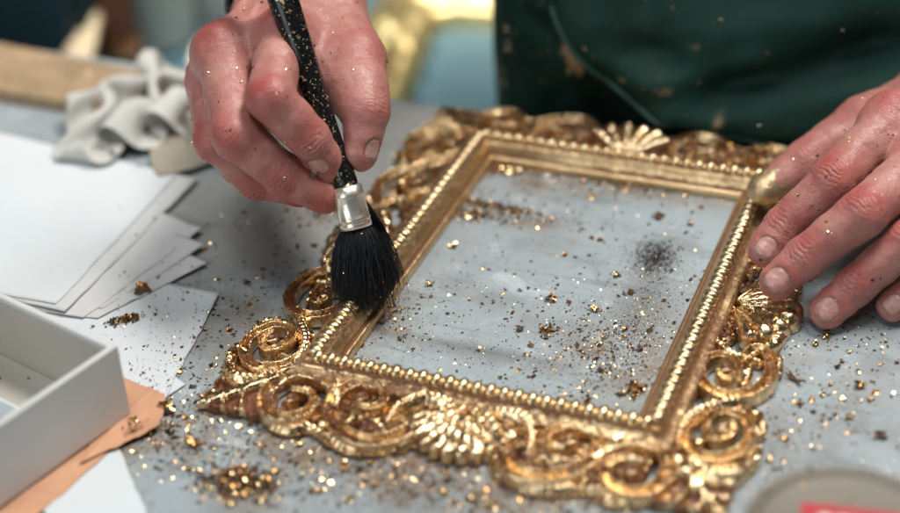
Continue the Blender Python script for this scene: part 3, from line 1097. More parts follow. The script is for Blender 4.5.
def ground(L, axis):
    def F2(X, Y):
        s_, v = (X, -Y) if axis == 'B' else (Y, X - BW)
        wv = (32.5 if axis == 'B' else 15.0) + (1.5 if axis == 'B' else 3.5) * np.sin(s_ * .23 + 1) + 1.2 * np.sin(s_ * .61)
        e = np.maximum(np.maximum(v - wv, 8.2 - v), np.maximum((-3 if axis == 'B' else 66) - s_, s_ - L - (3 if axis == 'B' else -66)))
        p3 = np.stack([X, Y, np.full_like(X, L)], -1)
        e = np.maximum(e, (vnoise(p3 + 77, 7) - (.70 if axis == 'B' else .60)) * 16)
        gr = np.abs(np.sin(X * 1.15 + 2 * np.sin(Y * .7))) * np.abs(np.sin(Y * 1.2 + 1.5 * np.sin(X * .6)))
        lump = np.clip(vnoise(p3 + 150, 4.2) - .45, 0, 1) * 7
        return e, (2.4 + 1.6 * gr + lump + 1.3 * np.exp(-((e + 1.5) / 1.2) ** 2)) if axis == 'B' else 3.0 + 2.2 * gr
    return F2


for axis, L, lo, hi in (('B', BW, (-6, -39), (BW + 6, -8)), ('R', BH, (BW + 8, -4), (BW + 24, BH + 4))):
    elem('ornament_ground', axis + 'M', (ground(L, axis), lambda X, Y: np.full(X.shape, .55), np.array(lo), np.array(hi), 6), 70)


def add_elem(name, V, Q, b, mx, my, fade=1.0):
    """a copy mirrored across the frame's middle lines"""
    V = V.copy()
    if mx:
        V[:, 0] = BW - V[:, 0]
    if my:
        V[:, 1] = BH - V[:, 1]
    if mx != my:
        Q = Q[:, ::-1]
    V[:, 2] += RNG.uniform(-.06, .06)
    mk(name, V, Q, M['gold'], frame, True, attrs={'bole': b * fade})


for name, kind, V, Q, b in ELEMS:
    for mx in (False, True):
        for my in (False, True):
            if kind == 'RM' and my or kind == 'BM' and mx or kind in ('BF', 'T') and (mx or my):
                continue
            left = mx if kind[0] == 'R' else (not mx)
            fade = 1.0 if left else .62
            if name == 'ornament_ground':
                fade = 1.0
            add_elem(name, V, Q, b, mx, my, fade)

# ------------------------------------------------------------------ papers
def sheet(quad, z, label, name='paper_sheet', m_=None, curl=(0, 0, 0, 0), group='loose sheets of white paper', n=44, cat='paper', wob=0.4, seed=0):
    """thin sheet from four picture corners laid on height z; curl = lift of each corner"""
    q = [at(x, y, z + c_) for (x, y), c_ in zip(quad, curl)]
    t = np.linspace(0, 1, n)
    U, V = np.meshgrid(t, t, indexing='ij')
    P = sum(w_[..., None] * np.array(p)[None, None] for w_, p in zip(((1 - U) * (1 - V), U * (1 - V), U * V, (1 - U) * V), q))
    lift = (1 - U) ** 4 * (1 - V) ** 4 * curl[0] + U ** 4 * (1 - V) ** 4 * curl[1] + U ** 4 * V ** 4 * curl[2] + (1 - U) ** 4 * V ** 4 * curl[3]
    P[..., 2] = z + lift + wob * (vnoise(np.stack([U * 40, V * 40, np.full_like(U, seed)], -1), 12) - .3)
    # uneven, slightly torn margins and a soft crease
    ed = np.stack([U * 60, V * 60, np.full_like(U, seed * 9)], -1)
    jag = (vnoise(ed, 3.0) - .5) * 2.2 + (vnoise(ed + 50, 8.0) - .5) * 3.0
    inx = np.clip(1 - np.minimum(np.minimum(U, 1 - U), np.minimum(V, 1 - V)) * 12, 0, 1)
    P[..., 0] += jag * inx * .45
    P[..., 1] += (vnoise(ed + 90, 4.0) - .5) * 1.4 * inx
    P[..., 2] += .5 * np.exp(-((U * .8 + V * .5 - .55) / .035) ** 2) * (wob > .1)
    mbx = MB()
    Pt = P.copy()
    Pt[..., 2] += 0.16
    mbx.grid(Pt)
    mbx.grid(P[:, ::-1])
    a = n * n
    bd = [(i, 0) for i in range(n)] + [(n - 1, j) for j in range(1, n)] + [(i, n - 1) for i in range(n - 2, -1, -1)] + [(0, j) for j in range(n - 2, 0, -1)]
    for k in range(len(bd)):
        (i, j), (i2, j2) = bd[k], bd[(k + 1) % len(bd)]
        mbx.f.append((i * n + j, a + i * n + (n - 1 - j), a + i2 * n + (n - 1 - j2), i2 * n + j2))
    o = mbx.mk(name, m_ or M['paper'], None, True)
    return tag(o, label, cat, group)


sheet([(186, 384), (70, 300), (-150, 420), (60, 470)], 0.4, 'white sheet at the bottom of the papers, its corner showing beyond the box', curl=(0.4, 0, 0, 0), seed=1)
sheet([(219, 293), (158, 412), (-160, 372), (60, 262)], 0.9, 'lowest large white sheet carrying the curled gold scrap', curl=(1, .5, 0, 0), seed=2)
sheet([(207, 262), (96, 318), (-160, 290), (60, 190)], 1.4, 'rumpled sheet under the stack with its pointed corner out over the table', m_=M['paper_old'], curl=(1.6, .8, 0, 0), seed=3)
sheet([(204, 244), (101, 309), (-160, 286), (52, 178)], 1.65, 'thin grey sheet whose tip lies between the two pointed corners of the stack', m_=M['paper_old'], curl=(2.6, .5, 0, 0), seed=13)
sheet([(202, 227), (84, 318), (-160, 270), (40, 165)], 1.9, 'thin sheet fanned out just below the upper papers with torn corner', m_=M['paper_old'], curl=(2.4, .6, 0, 0), seed=4)
sheet([(197, 178), (64, 312), (-200, 240), (20, 140)], 2.4, 'second sheet from the top, edge shaded beneath the top sheet', m_=M['paper_old'], curl=(.6, 1.8, 0, 0), seed=5)
sheet([(178, 174), (56, 304), (-230, 250), (0, 132)], 3.0, 'top white sheet of the stack beneath the end of the grey rag', curl=(0.4, 1.4, 0, 0), seed=6)
sheet([(118, 446), (158, 540), (60, 560), (40, 500)], 0.6, 'white sheet in the lower corner under the orange tissue', curl=(0, 0, 0, 0), seed=7)
sheet([(123, 378), (166, 394), (160, 425), (78, 465)], 2.0, 'orange tissue sheet sticking out from under the white box', 'tissue_sheet', M['peach'], (0, 1, 2.0, 0), None, cat='tissue', wob=1.2, seed=8)
sheet([(128, 410), (120, 440), (-10, 560), (-30, 520)], 1.3, 'long orange tissue strip along the bottom of the white box', 'tissue_sheet', M['peach'], (0, .5, 0, 0), None, cat='tissue', wob=0.8, seed=9)

# ------------------------------------------------------------------ white box
BXH = 38.0
k0 = at(118, 345, BXH)
k1 = at(0, 291, BXH)
u1 = nrm((k1 - k0) * [1, 1, 0])
u2 = np.array([u1[1], -u1[0], 0])
if u2[1] > 0:
    u2 = -u2
wbx = thing('cardboard_box', 'open white cardboard box at the lower left with scraps inside', 'box', (k0 + u1 * 60 + u2 * 90) * [1, 1, 0] + [0, 0, 2.4])
BA, BB, TH = 130.0, 190.0, 3.0


def bpt(a, b, z):
    return np.array([*(k0 + u1 * a + u2 * b)[:2], z])


def wall(a0, a1, b0, b1, z0, z1, name, m_, bev=0.5):
    mbx = MB()
    lo, hi = (a0, b0, z0), (a1, b1, z1)
    mbx.box(lo, hi, bev=bev)
    v = np.array([bpt(*p) for p in mbx.v])
    f = mbx.f
    if np.cross(u1, u2)[2] < 0:
        f = [tuple(reversed(q)) for q in f]
    return mk(name, v, f, m_, wbx, False)


Z0 = 2.6
wall(0, TH, 0, BB, Z0, BXH, 'side_wall', M['card'])
wall(BA - TH, BA, 0, BB, Z0, BXH, 'side_wall', M['card'])
wall(TH + .05, BA - TH - .05, 0, TH, Z0, BXH - 0.3, 'side_wall', M['card'])
wall(TH + .05, BA - TH - .05, BB - TH, BB, Z0, BXH - 0.3, 'side_wall', M['card'])
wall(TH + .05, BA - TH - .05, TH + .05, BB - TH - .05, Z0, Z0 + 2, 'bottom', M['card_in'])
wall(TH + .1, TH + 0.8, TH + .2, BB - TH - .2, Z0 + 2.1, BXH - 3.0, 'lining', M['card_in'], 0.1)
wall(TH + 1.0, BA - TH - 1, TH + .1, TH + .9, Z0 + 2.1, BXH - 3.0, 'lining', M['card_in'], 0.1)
ins = thing('inner_tray', 'low white tray sitting inside the open white box', 'tray', bpt(60, 100, Z0 + 2.2))
for nm, a0, a1, b0, b1, z0, z1 in (('tray_wall', 8, 120, 34, 35.5, 5.2, 17), ('tray_wall', 6.2, 7.7, 34, 180, 5.2, 17), ('tray_floor', 8, 120, 35.7, 180, 5.2, 6.5)):
    mbx = MB()
    mbx.box((a0, b0, z0), (a1, b1, z1), bev=0.3)
    f = mbx.f
    if np.cross(u1, u2)[2] < 0:
        f = [tuple(reversed(q)) for q in f]
    mk(nm, np.array([bpt(*p) for p in mbx.v]), f, M['paper'], ins, False)

# ------------------------------------------------------------------ tin at lower right
jc = (at(757, 505, 34) + at(850, 466, 34)) / 2
c1 = at(854, 467, 34)
jc = np.array([c1[0] + 5, c1[1] - 36, 0])
jar = thing('lidded_tin', 'round tin with dull beige lid and red label at the lower right', 'tin', jc)
mb = MB()
mb.lathe([(0, 0), (33, 0), (34.5, 2), (34.5, 24), (33, 25), (0, 25)], jc + [0, 0, 0.3], 72)
mb.mk('tin_body', M['steel'], jar)
mb = MB()
mb.lathe([(35.2, 22), (36.5, 23), (37, 25), (37, 32.5), (36.2, 34.2), (34.6, 34.8), (33.2, 34), (32, 32.6), (30, 32.2), (0, 32.2)], jc, 96)
lid = mb.mk('lid', M['lid'], jar)
th0 = 0.15
mb = MB()
dx_, dy_ = np.array([math.cos(th0), math.sin(th0), 0]), np.array([-math.sin(th0), math.cos(th0), 0])
mb.grid([[jc + dx_ * u + dy_ * v + [0, 0, 32.5 + 0.0] for v in np.linspace(-18, 16, 8)] for u in np.linspace(-17, 17, 12)])
lb = mb.mk('label', M['red'], lid, False)
mb = MB()
for (ua, ub, va, vb) in ((-11, -6.5, 5, 11), (-5, 1, 5, 11), (2.5, 6.5, 5, 11), (-12, 10, -4, -2.6), (-12, 7, -8, -6.8)):
    mb.grid([[jc + dx_ * u + dy_ * v + [0, 0, 32.62] for v in (va, vb)] for u in (ua, ub)])
mb.mk('print', M['white'], lb, False)
#@@REST
# ------------------------------------------------------------------ brush
bt, bf0, bf1 = atd(366, 290, 718), atd(356.5, 228, 713), atd(346.5, 186, 710.5)
bax = nrm(bf1 - bf0)
htop = atd(282, -4, 705)
hax = nrm(htop - bf1)
hfar = bf1 + hax * 175
brush = thing('paint_brush', 'round black brush with speckled handle and steel ferrule sweeping the frame edge', 'brush', bt)
mb = MB()
ts = np.linspace(0, 1, 40)
hp = [bf1 - hax * 2 + (hfar - bf1) * t for t in ts]
hr = np.interp(ts, [0, .03, .1, .25, .5, .8, .95, 1], [5.1, 5.6, 4.9, 5.2, 6.8, 6.6, 5.0, 2.5])
mb.tube(hp, hr, 20)
mb.mk('handle', M['lacquer'], brush)
mb = MB()
FL = np.linalg.norm(bf1 - bf0)
prf = [(6.9, 0), (7.25, .3), (7.3, 2.0), (7.1, 2.4), (7.1, 3.2), (7.3, 3.6), (7.25, 4.6), (7.05, 5.0), (6.95, FL * .55), (6.85, FL - 5), (7.0, FL - 4.6), (7.0, FL - 3.6), (6.8, FL - 3.2), (6.75, FL - .4), (5.4, FL + .2)]
mb.lathe(prf, bf0, 36, bax)
mb.mk('ferrule', M['ferrule'], brush)
# bristles: a dense core and many single hairs
BD = nrm(bt - bf0)
BLn = np.linalg.norm(bt - bf0) + 3
ba = nrm(np.cross(BD, camvec(0, 0, 1)))
bb = np.cross(BD, ba)


cv_ = camvec


def brad(t):
    return np.interp(t, [0, .12, .3, .55, .8, 1.0], [6.6, 9.0, 11.2, 12.8, 12.8, 11.0])


mb = MB()
P = []
for t in np.linspace(-0.06, 0.80, 14):
    th = np.linspace(0, 2 * math.pi, 30, endpoint=False)
    rr = np.maximum(brad(max(t, 0)) - 1.3 - 4.5 * max(0, t - .5), 2) * (1 + 0.05 * np.sin(th * 7 + t * 9))
    P.append(bf0 + BD * BLn * t + rr[:, None] * (np.cos(th)[:, None] * ba + 0.8 * np.sin(th)[:, None] * bb))
P.append(np.repeat((bf0 + BD * BLn * 0.84)[None], 30, 0))
mb.grid(np.array(P), closev=True)
NH = 2600
r_ = np.sqrt(RNG.random(NH))
a_ = RNG.random(NH) * 2 * math.pi
hv, hf = [], []
splay = RNG.normal(0, 1, (NH, 2))
for i in range(NH):
    n_ = 7
    cl = math.sin(a_[i] * 5 + 1) * .06 + math.sin(a_[i] * 11) * .05
    ln = BLn * (1.05 + cl - 0.26 * r_[i] ** 2 * RNG.random() + 0.10 * RNG.normal())
    wild = RNG.random() < 0.13
    row = []
    for k in range(n_):
        t = k / (n_ - 1) * ln / BLn
        rad_ = brad(min(t, 1)) * r_[i] * (1.08 if not wild else 1.08 + .55 * t * t)
        aa = a_[i] + 0.25 * splay[i, 0] * t
        c = bf0 + BD * BLn * t + rad_ * (math.cos(aa) * ba + 0.8 * math.sin(aa) * bb) + (ba * 1.6 * splay[i, 1] + bb * 1.2 * splay[i, 0]) * t * t
        c[2] = max(c[2], 5.0 if (-11 < c[0] < 11) else 1.0)
        row.append(c)
    row = np.array(row)
    wd = np.linspace(0.17, 0.07, n_)
    sd = nrm(np.cross(row[-1] - row[0], RNG.normal(size=3)))
    s2 = nrm(np.cross(row[-1] - row[0], sd))
    b0 = len(hv)
    for k in range(n_):
        for q in (sd, -0.5 * sd + .87 * s2, -0.5 * sd - .87 * s2):
            hv.append(row[k] + q * wd[k])
    for k in range(n_ - 1):
        for q in range(3):
            hf.append((b0 + k * 3 + q, b0 + k * 3 + (q + 1) % 3, b0 + k * 3 + 3 + (q + 1) % 3, b0 + k * 3 + 3 + q))
# the looser hair standing behind the ferrule
b2 = bf0 * .35 + bf1 * .65 + cv_(1.5, 0, 6)
for i in range(1100):
    q_ = np.clip(RNG.normal(0, 1, 3), -1.6, 1.6)
    p0 = b2 + ba * q_[0] * 3.0 + bb * q_[1] * 2.0
    aim = bt + cv_(4 + 5.5 * q_[0] + 2.5 * q_[2], -6 * RNG.random() - 2, 3 + 3 * q_[1])
    row = []
    for k in range(7):
        t = k / 6
        c = p0 * (1 - t) + aim * t + ba * (RNG.normal() * .5 * t) + cv_(1.7 * (1 + .6 * np.clip(q_[2], -1, 1)) * np.sign(q_[0] + .4) * 4 * t * (1 - t), 0, 4 * t * (1 - t))
        c[2] = max(c[2], 5.0 if (-11 < c[0] < 11) else 1.0)
        row.append(c)
    row = np.array(row)
    sd = nrm(np.cross(row[-1] - row[0], RNG.normal(size=3)))
    s2 = nrm(np.cross(row[-1] - row[0], sd))
    b0 = len(hv)
    wd = np.linspace(0.17, 0.07, 7)
    for k in range(7):
        for q in (sd, -0.5 * sd + .87 * s2, -0.5 * sd - .87 * s2):
            hv.append(row[k] + q * wd[k])
    for k in range(6):
        for q in range(3):
            hf.append((b0 + k * 3 + q, b0 + k * 3 + (q + 1) % 3, b0 + k * 3 + 3 + (q + 1) % 3, b0 + k * 3 + 3 + q))
mb.add(hv, hf)
bris = mb.mk('bristles', M['hair'], brush)

# ------------------------------------------------------------------ rag
rag = thing('rag', 'crumpled grey cotton rag lying on the paper beside the hand', 'rag', at(135, 120, 0))


def ribbon(name, pts, wid, arch, m_, ndir=None, thick=1.4, seed=0, roll=None, n=40, k=22):
    """cloth strip along a path: wid half width, arch how far the cross-section bows up (fraction), roll in radians"""
    pts = np.array(pts, float)
    t0_ = np.linspace(0, 1, len(pts))
    t = np.linspace(0, 1, n)
    c = np.stack([np.interp(t, t0_, pts[:, i]) for i in range(3)], -1)
    for _ in range(4):
        c[1:-1] = (c[:-2] + 2 * c[1:-1] + c[2:]) / 4
    w = np.interp(t, np.linspace(0, 1, len(wid)), wid)
    ar = np.interp(t, np.linspace(0, 1, len(arch)), arch)
    rl = np.interp(t, np.linspace(0, 1, len(roll)), roll) if roll else np.zeros(n)
    tg = np.gradient(c, axis=0)
    tg /= np.linalg.norm(tg, axis=1)[:, None]
    P = []
    for i in range(n):
        sd = nrm(np.cross(tg[i], [0, 0, 1]))
        up = nrm(np.cross(sd, tg[i]))
        ca_, sa_ = math.cos(rl[i]), math.sin(rl[i])
        s2, u2_ = sd * ca_ + up * sa_, up * ca_ - sd * sa_
        th = np.linspace(-1, 1, k)
        A_ = ar[i]
        ang = th * A_
        if A_ > 0.05:
            R_ = w[i] / A_
            x = R_ * np.sin(ang)
            y = R_ * (np.cos(ang) - 1) + w[i] * 0.35 * A_ + 1.3 * np.sin(th * 6 + t[i] * 5 + seed)
        else:
            x, y = w[i] * th, 0 * th
        P.append(c[i] + x[:, None] * s2 + y[:, None] * u2_)
    P = np.array(P)
    nz = np.stack([(vnoise(P + seed * 7 + j * 50, 9) - .5) * 4.0 + (vnoise(P + seed * 5 + j * 90, 3.5) - .5) * 1.2 for j in range(3)], -1)
    P = P + nz
    P[..., 2] = np.maximum(P[..., 2], 1.2 + thick)
    nn = np.cross(np.gradient(P, axis=0), np.gradient(P, axis=1))
    nn /= np.linalg.norm(nn, axis=2)[..., None] + 1e-9
    mbx = MB()
    A2, B2 = P + nn * thick / 2, P - nn * thick / 2
    loop = np.concatenate([A2, B2[:, ::-1]], 1)
    mbx.grid(loop, closev=True)
    v = np.array(mbx.v)
    v[:, 2] = np.maximum(v[:, 2], 0.4)
    mbx.v = v.tolist()
    return mbx.mk(name, m_, rag, True)


def crumple(name, a, b, c, d, m_, nu, nv_, size_u, size_v, seed, pile=14.0, steps=170, brown=0):
    """a cloth pushed together over the footprint a, b, c, d (mm) and let settle: positions by a small cloth solver"""
    rg = np.random.default_rng(seed)
    u, v = np.meshgrid(np.linspace(0, 1, nu), np.linspace(0, 1, nv_), indexing='ij')
    cen = (np.array(a) + b + c + d) / 4
    eu, ev = nrm((np.array(b) - a + np.array(c) - d) * [1, 1, 0]), nrm((np.array(d) - a + np.array(c) - b) * [1, 1, 0])
    flat_ = cen + ((u - .5) * size_u)[..., None] * eu + ((v - .5) * size_v)[..., None] * ev
    tgt = (1 - u)[..., None] * (1 - v)[..., None] * a + u[..., None] * (1 - v)[..., None] * b + u[..., None] * v[..., None] * c + (1 - u)[..., None] * v[..., None] * d
    X_ = flat_.copy()
    X_[..., 2] = 8 + pile * (vnoise(np.stack([u * 90, v * 90, np.full_like(u, seed)], -1), 40)) + 3 * vnoise(np.stack([u * 90, v * 90, np.full_like(u, seed + 9)], -1), 18)
    su, sv_ = size_u / (nu - 1), size_v / (nv_ - 1)
    idx = np.arange(nu * nv_).reshape(nu, nv_)
    cons = []
    dg_ = math.hypot(su, sv_)
    for A_, B_, L_, k_ in ((idx[:-1], idx[1:], su, 1), (idx[:, :-1], idx[:, 1:], sv_, 1), (idx[:-1, :-1], idx[1:, 1:], dg_, .6), (idx[1:, :-1], idx[:-1, 1:], dg_, .6), (idx[:-2], idx[2:], 2 * su, .16), (idx[:, :-2], idx[:, 2:], 2 * sv_, .3), (idx[:-2], idx[2:], 2 * su, .2), (idx[:-4], idx[4:], 4 * su, .22), (idx[:, :-4], idx[:, 4:], 4 * sv_, .22)):
        cons.append((A_.ravel(), B_.ravel(), L_, k_))
    X_ = X_.reshape(-1, 3)
    Vv = np.zeros_like(X_)
    T = tgt.reshape(-1, 3)
    F0 = flat_.reshape(-1, 3)
    cnt = np.zeros(len(X_))
    for A_, B_, L_, k_ in cons:
        np.add.at(cnt, A_, 1)
        np.add.at(cnt, B_, 1)
    iu, jv = np.divmod(np.arange(nu * nv_), nv_)
    neigh = (np.abs(iu[:, None] - iu[None]) + np.abs(jv[:, None] - jv[None])) <= 2
    for st in range(steps):
        Vv = Vv * .93
        Vv[:, 2] -= .16
        P_ = X_ + Vv
        f_ = min(1, st / (steps * .65))
        goal = F0 * (1 - f_) + T * f_
        pull = .12 if f_ < 1 else .02
        P_[:, :2] += (goal[:, :2] - P_[:, :2]) * pull
        for it in range(7):
            acc = np.zeros_like(P_)
            for A_, B_, L_, k_ in cons:
                D_2 = P_[B_] - P_[A_]
                l_ = np.linalg.norm(D_2, axis=1)[:, None] + 1e-9
                co = D_2 / l_ * (l_ - L_) * .5 * k_
                np.add.at(acc, A_, co)
                np.add.at(acc, B_, -co)
            P_ += acc / cnt[:, None] * 2.2
            P_[:, 2] = np.maximum(P_[:, 2], 4.2)
        if st % 3 == 0:
            D_2 = P_[:, None] - P_[None]
            l_ = np.sqrt((D_2 ** 2).sum(-1)) + 1e-6
            w_ = np.where((l_ < 4.6) & ~neigh, (4.6 - l_) / l_ * .35, 0)
            P_ += (D_2 * w_[..., None]).sum(1)
            P_[:, 2] = np.clip(P_[:, 2], 4.2, 40)
        Vv = np.clip(P_ - X_, -3, 3)
        X_ = P_
    f = [tuple(int(q) for q in (idx[i, j_], idx[i + 1, j_], idx[i + 1, j_ + 1], idx[i, j_ + 1])) for i in range(nu - 1) for j_ in range(nv_ - 1)]
    o = mk(name, X_, f, m_, rag, True)
    so = o.modifiers.new('thickness', 'SOLIDIFY')
    so.thickness = .0011
    so.offset = 0
    ss_ = o.modifiers.new('smooth', 'SUBSURF')
    ss_.levels = ss_.render_levels = 2
    return o


crumple('cloth', at(88, 110, 0), at(84, 164, 0), at(215, 124, 0), at(250, 66, 0), M['rag'], 26, 40, 120, 190, 4, 30.0)
crumple('bundle', at(170, 122, 0), at(176, 168, 0), at(240, 165, 0), at(240, 112, 0), M['rag_brown'], 20, 20, 85, 80, 9, 26.0, 120)

# ------------------------------------------------------------------ person
person = thing('person', 'person in a green apron brushing the frame and steadying it with the other hand', 'person', (150, 420, -760))


def build_hand(fingers, palm, extra, wrinkle_amp, h=0.55, web=6.0, gilt=None, tend=()):
    """fingers: dicts with pts [(point, radius) from knuckle to tip], dorsal normals per joint; palm: capsules"""
    allp = [(p, r) for f in fingers for p, r in f['pts']] + [(p, r) for a in palm for p, r in (a[:2], a[2:4])] + list(extra)
    lo = np.min([np.array(p) - r - 4 for p, r in allp], 0)
    hi = np.max([np.array(p) + r + 4 for p, r in allp], 0)
    fd = Field(lo, hi, h)
    PF = np.full(fd.n, 20.0, np.float32)

    def bbox(a, b, ra, rb, pad):
        m_ = max(ra, rb) + pad
        return fd.sub(np.minimum(a, b) - m_, np.maximum(a, b) + m_)
    for (a, ra, b, rb, *rest) in palm:
        sl = bbox(a, b, ra, rb, 12)
        fl = rest[0] if rest else None
        PF[sl] = smin(PF[sl], cone(fd, sl, a, b, ra, rb, fl), rest[1] if len(rest) > 1 else 9.0)
    fd.F = PF.copy()
    for f in fingers:
        pts = f['pts']
        lo_ = np.min([np.array(p) - r - 9 for p, r in pts], 0)
        hi_ = np.max([np.array(p) + r + 9 for p, r in pts], 0)
        sl = fd.sub(lo_, hi_)
        D = np.full([s_.stop - s_.start for s_ in sl], 20.0, np.float32)
        X, Y, Z = fd.pts(sl)
        for i in range(len(pts) - 1):
            (a, ra), (b, rb) = pts[i], pts[i + 1]
            a, b = np.array(a), np.array(b)
            mid = a * 0.5 + b * 0.5
            rm = (ra + rb) / 2 * f.get('waist', 0.94)
            flat = (f['n'][i + 1], f.get('flat', 0.92)) if i >= len(pts) - 2 else None
            D = smin(D, cone(fd, sl, a, mid, ra, rm, flat), 1.6)
            D = smin(D, cone(fd, sl, mid, b, rm, rb, flat), 1.6)
        # wrinkles over the joints
        for j, amp in f.get('wr', {}).items():
            p, r = pts[j]
            p = np.array(p)
            t = nrm(np.array(pts[j + 1][0]) - np.array(pts[j - 1][0]))
            n = nrm(f['n'][j] - t * (f['n'][j] @ t))
            b = np.cross(t, n)
            x, y, z = X - p[0], Y - p[1], Z - p[2]
            s_ = x * t[0] + y * t[1] + z * t[2]
            w_ = x * b[0] + y * b[1] + z * b[2]
            d_ = x * n[0] + y * n[1] + z * n[2]
            msk = np.exp(-(s_ / 5.2) ** 2 - (w_ / (r * .85)) ** 2) * (d_ > 0)
            ph = s_ * (1 - 0.012 * w_ * w_ * 0) + 0.035 * w_ * w_ * np.sign(s_) * np.minimum(np.abs(s_) / 3, 1) + 0.35 * np.sin(w_ * 0.9 + j * 2 + f.get('seed', 0)) + 0.2 * np.sin(w_ * 2.1 + s_)
            D = D + amp * msk * (np.clip(np.cos(2 * math.pi * ph / 2.3), 0, 1) ** 2.5 - 0.25)
        # nail
        if 'nail' in f:
            c0_, t, b, n, hs, hw = f['nail']
            x, y, z = X - c0_[0], Y - c0_[1], Z - c0_[2]
            s_ = x * t[0] + y * t[1] + z * t[2]
            w_ = x * b[0] + y * b[1] + z * b[2]
            d_ = x * n[0] + y * n[1] + z * n[2]
            rr = hw * .8
            qx = np.clip(np.abs(s_) - hs + rr, 0, None)
            qy = np.clip(np.abs(w_) - hw + rr, 0, None)
            nd = np.sqrt(qx * qx + qy * qy) - rr
            nd = np.where((qx == 0) & (qy == 0), np.maximum(np.abs(s_) - hs, np.abs(w_) - hw), nd)
            D = D + (d_ > -3) * (0.55 * np.exp(-(nd / 0.55) ** 2) + 0.18 * np.clip(-nd / 1.0, 0, 1))
        PD = PF[sl]
        # only the root joins the palm softly
        W_ = smin(D, PD, f.get('web', web))
        fd.F[sl] = smin(fd.F[sl], W_, 0.9)
    for (a, ra, b, rb, k_) in tend:
        sl = bbox(np.array(a), np.array(b), ra, rb, 8)
        fd.F[sl] = smin(fd.F[sl], cone(fd, sl, a, b, ra, rb), k_)
    V, Q = surface_nets(fd.F, fd.lo, h)
    # soft unevenness of flesh
    nz = (vnoise(V, 11) - .5) * 1.1 + (vnoise(V + 60, 4) - .5) * 0.55 + (vnoise(V * [1, 1, 1] + 120, 1.8) - .5) * 0.16
    # vertex normals from the field gradient by face normals
    fn = np.cross(V[Q[:, 2]] - V[Q[:, 0]], V[Q[:, 3]] - V[Q[:, 1]])
    vn = np.zeros_like(V)
    for k in range(4):
        np.add.at(vn, Q[:, k], fn)
    vn /= np.linalg.norm(vn, axis=1)[:, None] + 1e-9
    V = V + vn * nz[:, None]
    red = np.zeros(len(V))
    nail = np.zeros(len(V))
    rim = np.zeros(len(V))
    crease = np.zeros(len(V))
    for f in fingers:
        pts = f['pts']
        for j in range(len(pts)):
            p, r = pts[j]
            n = f['n'][j]
            d = np.linalg.norm(V - (np.array(p) + np.array(n) * r * 0.8), axis=1)
            red = np.maximum(red, f.get('red', [.9, 1.0, .8, .9])[min(j, 3)] * np.exp(-(d / (r * 0.95)) ** 2))
        for j, amp in f.get('wr', {}).items():
            p, r = pts[j]
            p = np.array(p)
            t = nrm(np.array(pts[j + 1][0]) - np.array(pts[j - 1][0]))
            n = nrm(f['n'][j] - t * (f['n'][j] @ t))
            b = np.cross(t, n)
            x = V - p
            s_, w_, d_ = x @ t, x @ b, x @ n
            msk = np.exp(-(s_ / 5.2) ** 2 - (w_ / (r * .85)) ** 2) * (d_ > 0)
            ph = s_ + 0.035 * w_ * w_ * np.sign(s_) * np.minimum(np.abs(s_) / 3, 1) + 0.35 * np.sin(w_ * 0.9 + j * 2 + f.get('seed', 0)) + 0.2 * np.sin(w_ * 2.1 + s_)
            crease = np.maximum(crease, np.clip(amp * 1.2, 0, .8) * msk * np.clip(np.cos(2 * math.pi * ph / 2.3), 0, 1) ** 4)
        if 'nail' in f:
            c0_, t, b, n, hs, hw = f['nail']
            x = V - c0_
            s_, w_, d_ = x @ t, x @ b, x @ n
            rr = hw * .8
            qx = np.clip(np.abs(s_) - hs + rr, 0, None)
            qy = np.clip(np.abs(w_) - hw + rr, 0, None)
            nd = np.where((qx == 0) & (qy == 0), np.maximum(np.abs(s_) - hs, np.abs(w_) - hw), np.hypot(qx, qy) - rr)
            on = (d_ > -3) & (d_ < 4.5)
            nail = np.maximum(nail, on * sstep(0.25, -0.25, nd))
            rim = np.maximum(rim, on * np.exp(-((nd - .15) / 0.40) ** 2) * .95)
            rim = np.maximum(rim, on * sstep(0.3, -0.2, nd) * sstep(hs - 1.3, hs - 0.7, s_) * .45)
    red = red * (0.6 + 0.8 * vnoise(V + 9, 6))
    gl = np.zeros(len(V)) if gilt is None else gilt(V)
    return V, Q, dict(red=np.clip(red, 0, 1), nail=nail, nailrim=np.clip(rim, 0, 1), crease=crease, gilt=gl), vn


def nailspec(tip, prev, n, r, hs, hw, back=1.0):
    t = nrm(np.array(tip) - np.array(prev))
    n = nrm(n - t * (n @ t))
    b = np.cross(t, n)
    return (np.array(tip) + n * r * 0.8 - t * back, t, b, n, hs, hw)


def limb(mbx, pts, rad, n=24):
    mbx.tube(pts, rad, n)


# --- the hand with the brush (the person's right)
cv = camvec
iP = atd(271, 98, 690)
iM = bone(iP, 283, 34, 46, 1)
iD = bone(iP, 311, 140, 26, 1)
iT = bone(iD, 329, 166, 16.5, 1)
ni = [nrm(cv(-.1, -.75, -.65)), nrm(cv(-.35, -.15, -.92)), nrm(cv(-.35, -.25, -.9)), nrm(cv(-.40, .05, -.9))]
mP = atd(236, 136, 697)
mMk = bone(mP, 222, 50, 49, 1)
mD = bone(mP, 283, 174, 27, 1)
mT = bone(mD, 324, 196, 21, 1)
nm_ = [nrm(cv(-.3, -.6, -.75)), nrm(cv(-.6, .2, -.8)), nrm(cv(-.3, .5, -.8)), nrm(cv(-.1, .6, -.8))]
rP = atd(216, 139, 713)
rMk = bone(rP, 212, 80, 42, 1)
rD = bone(rP, 256, 180, 26, 1)
rT = bone(rD, 300, 192, 20, 1)
nr_ = [nrm(cv(-.8, -.4, -.5)), nrm(cv(-.8, .3, -.5)), nrm(cv(-.3, .8, -.5)), nrm(cv(0, .8, -.5))]
kP = atd(213, 130, 734)
kM = bone(kP, 212, 92, 34, 1)
kD = bone(kP, 238, 168, 21, 1)
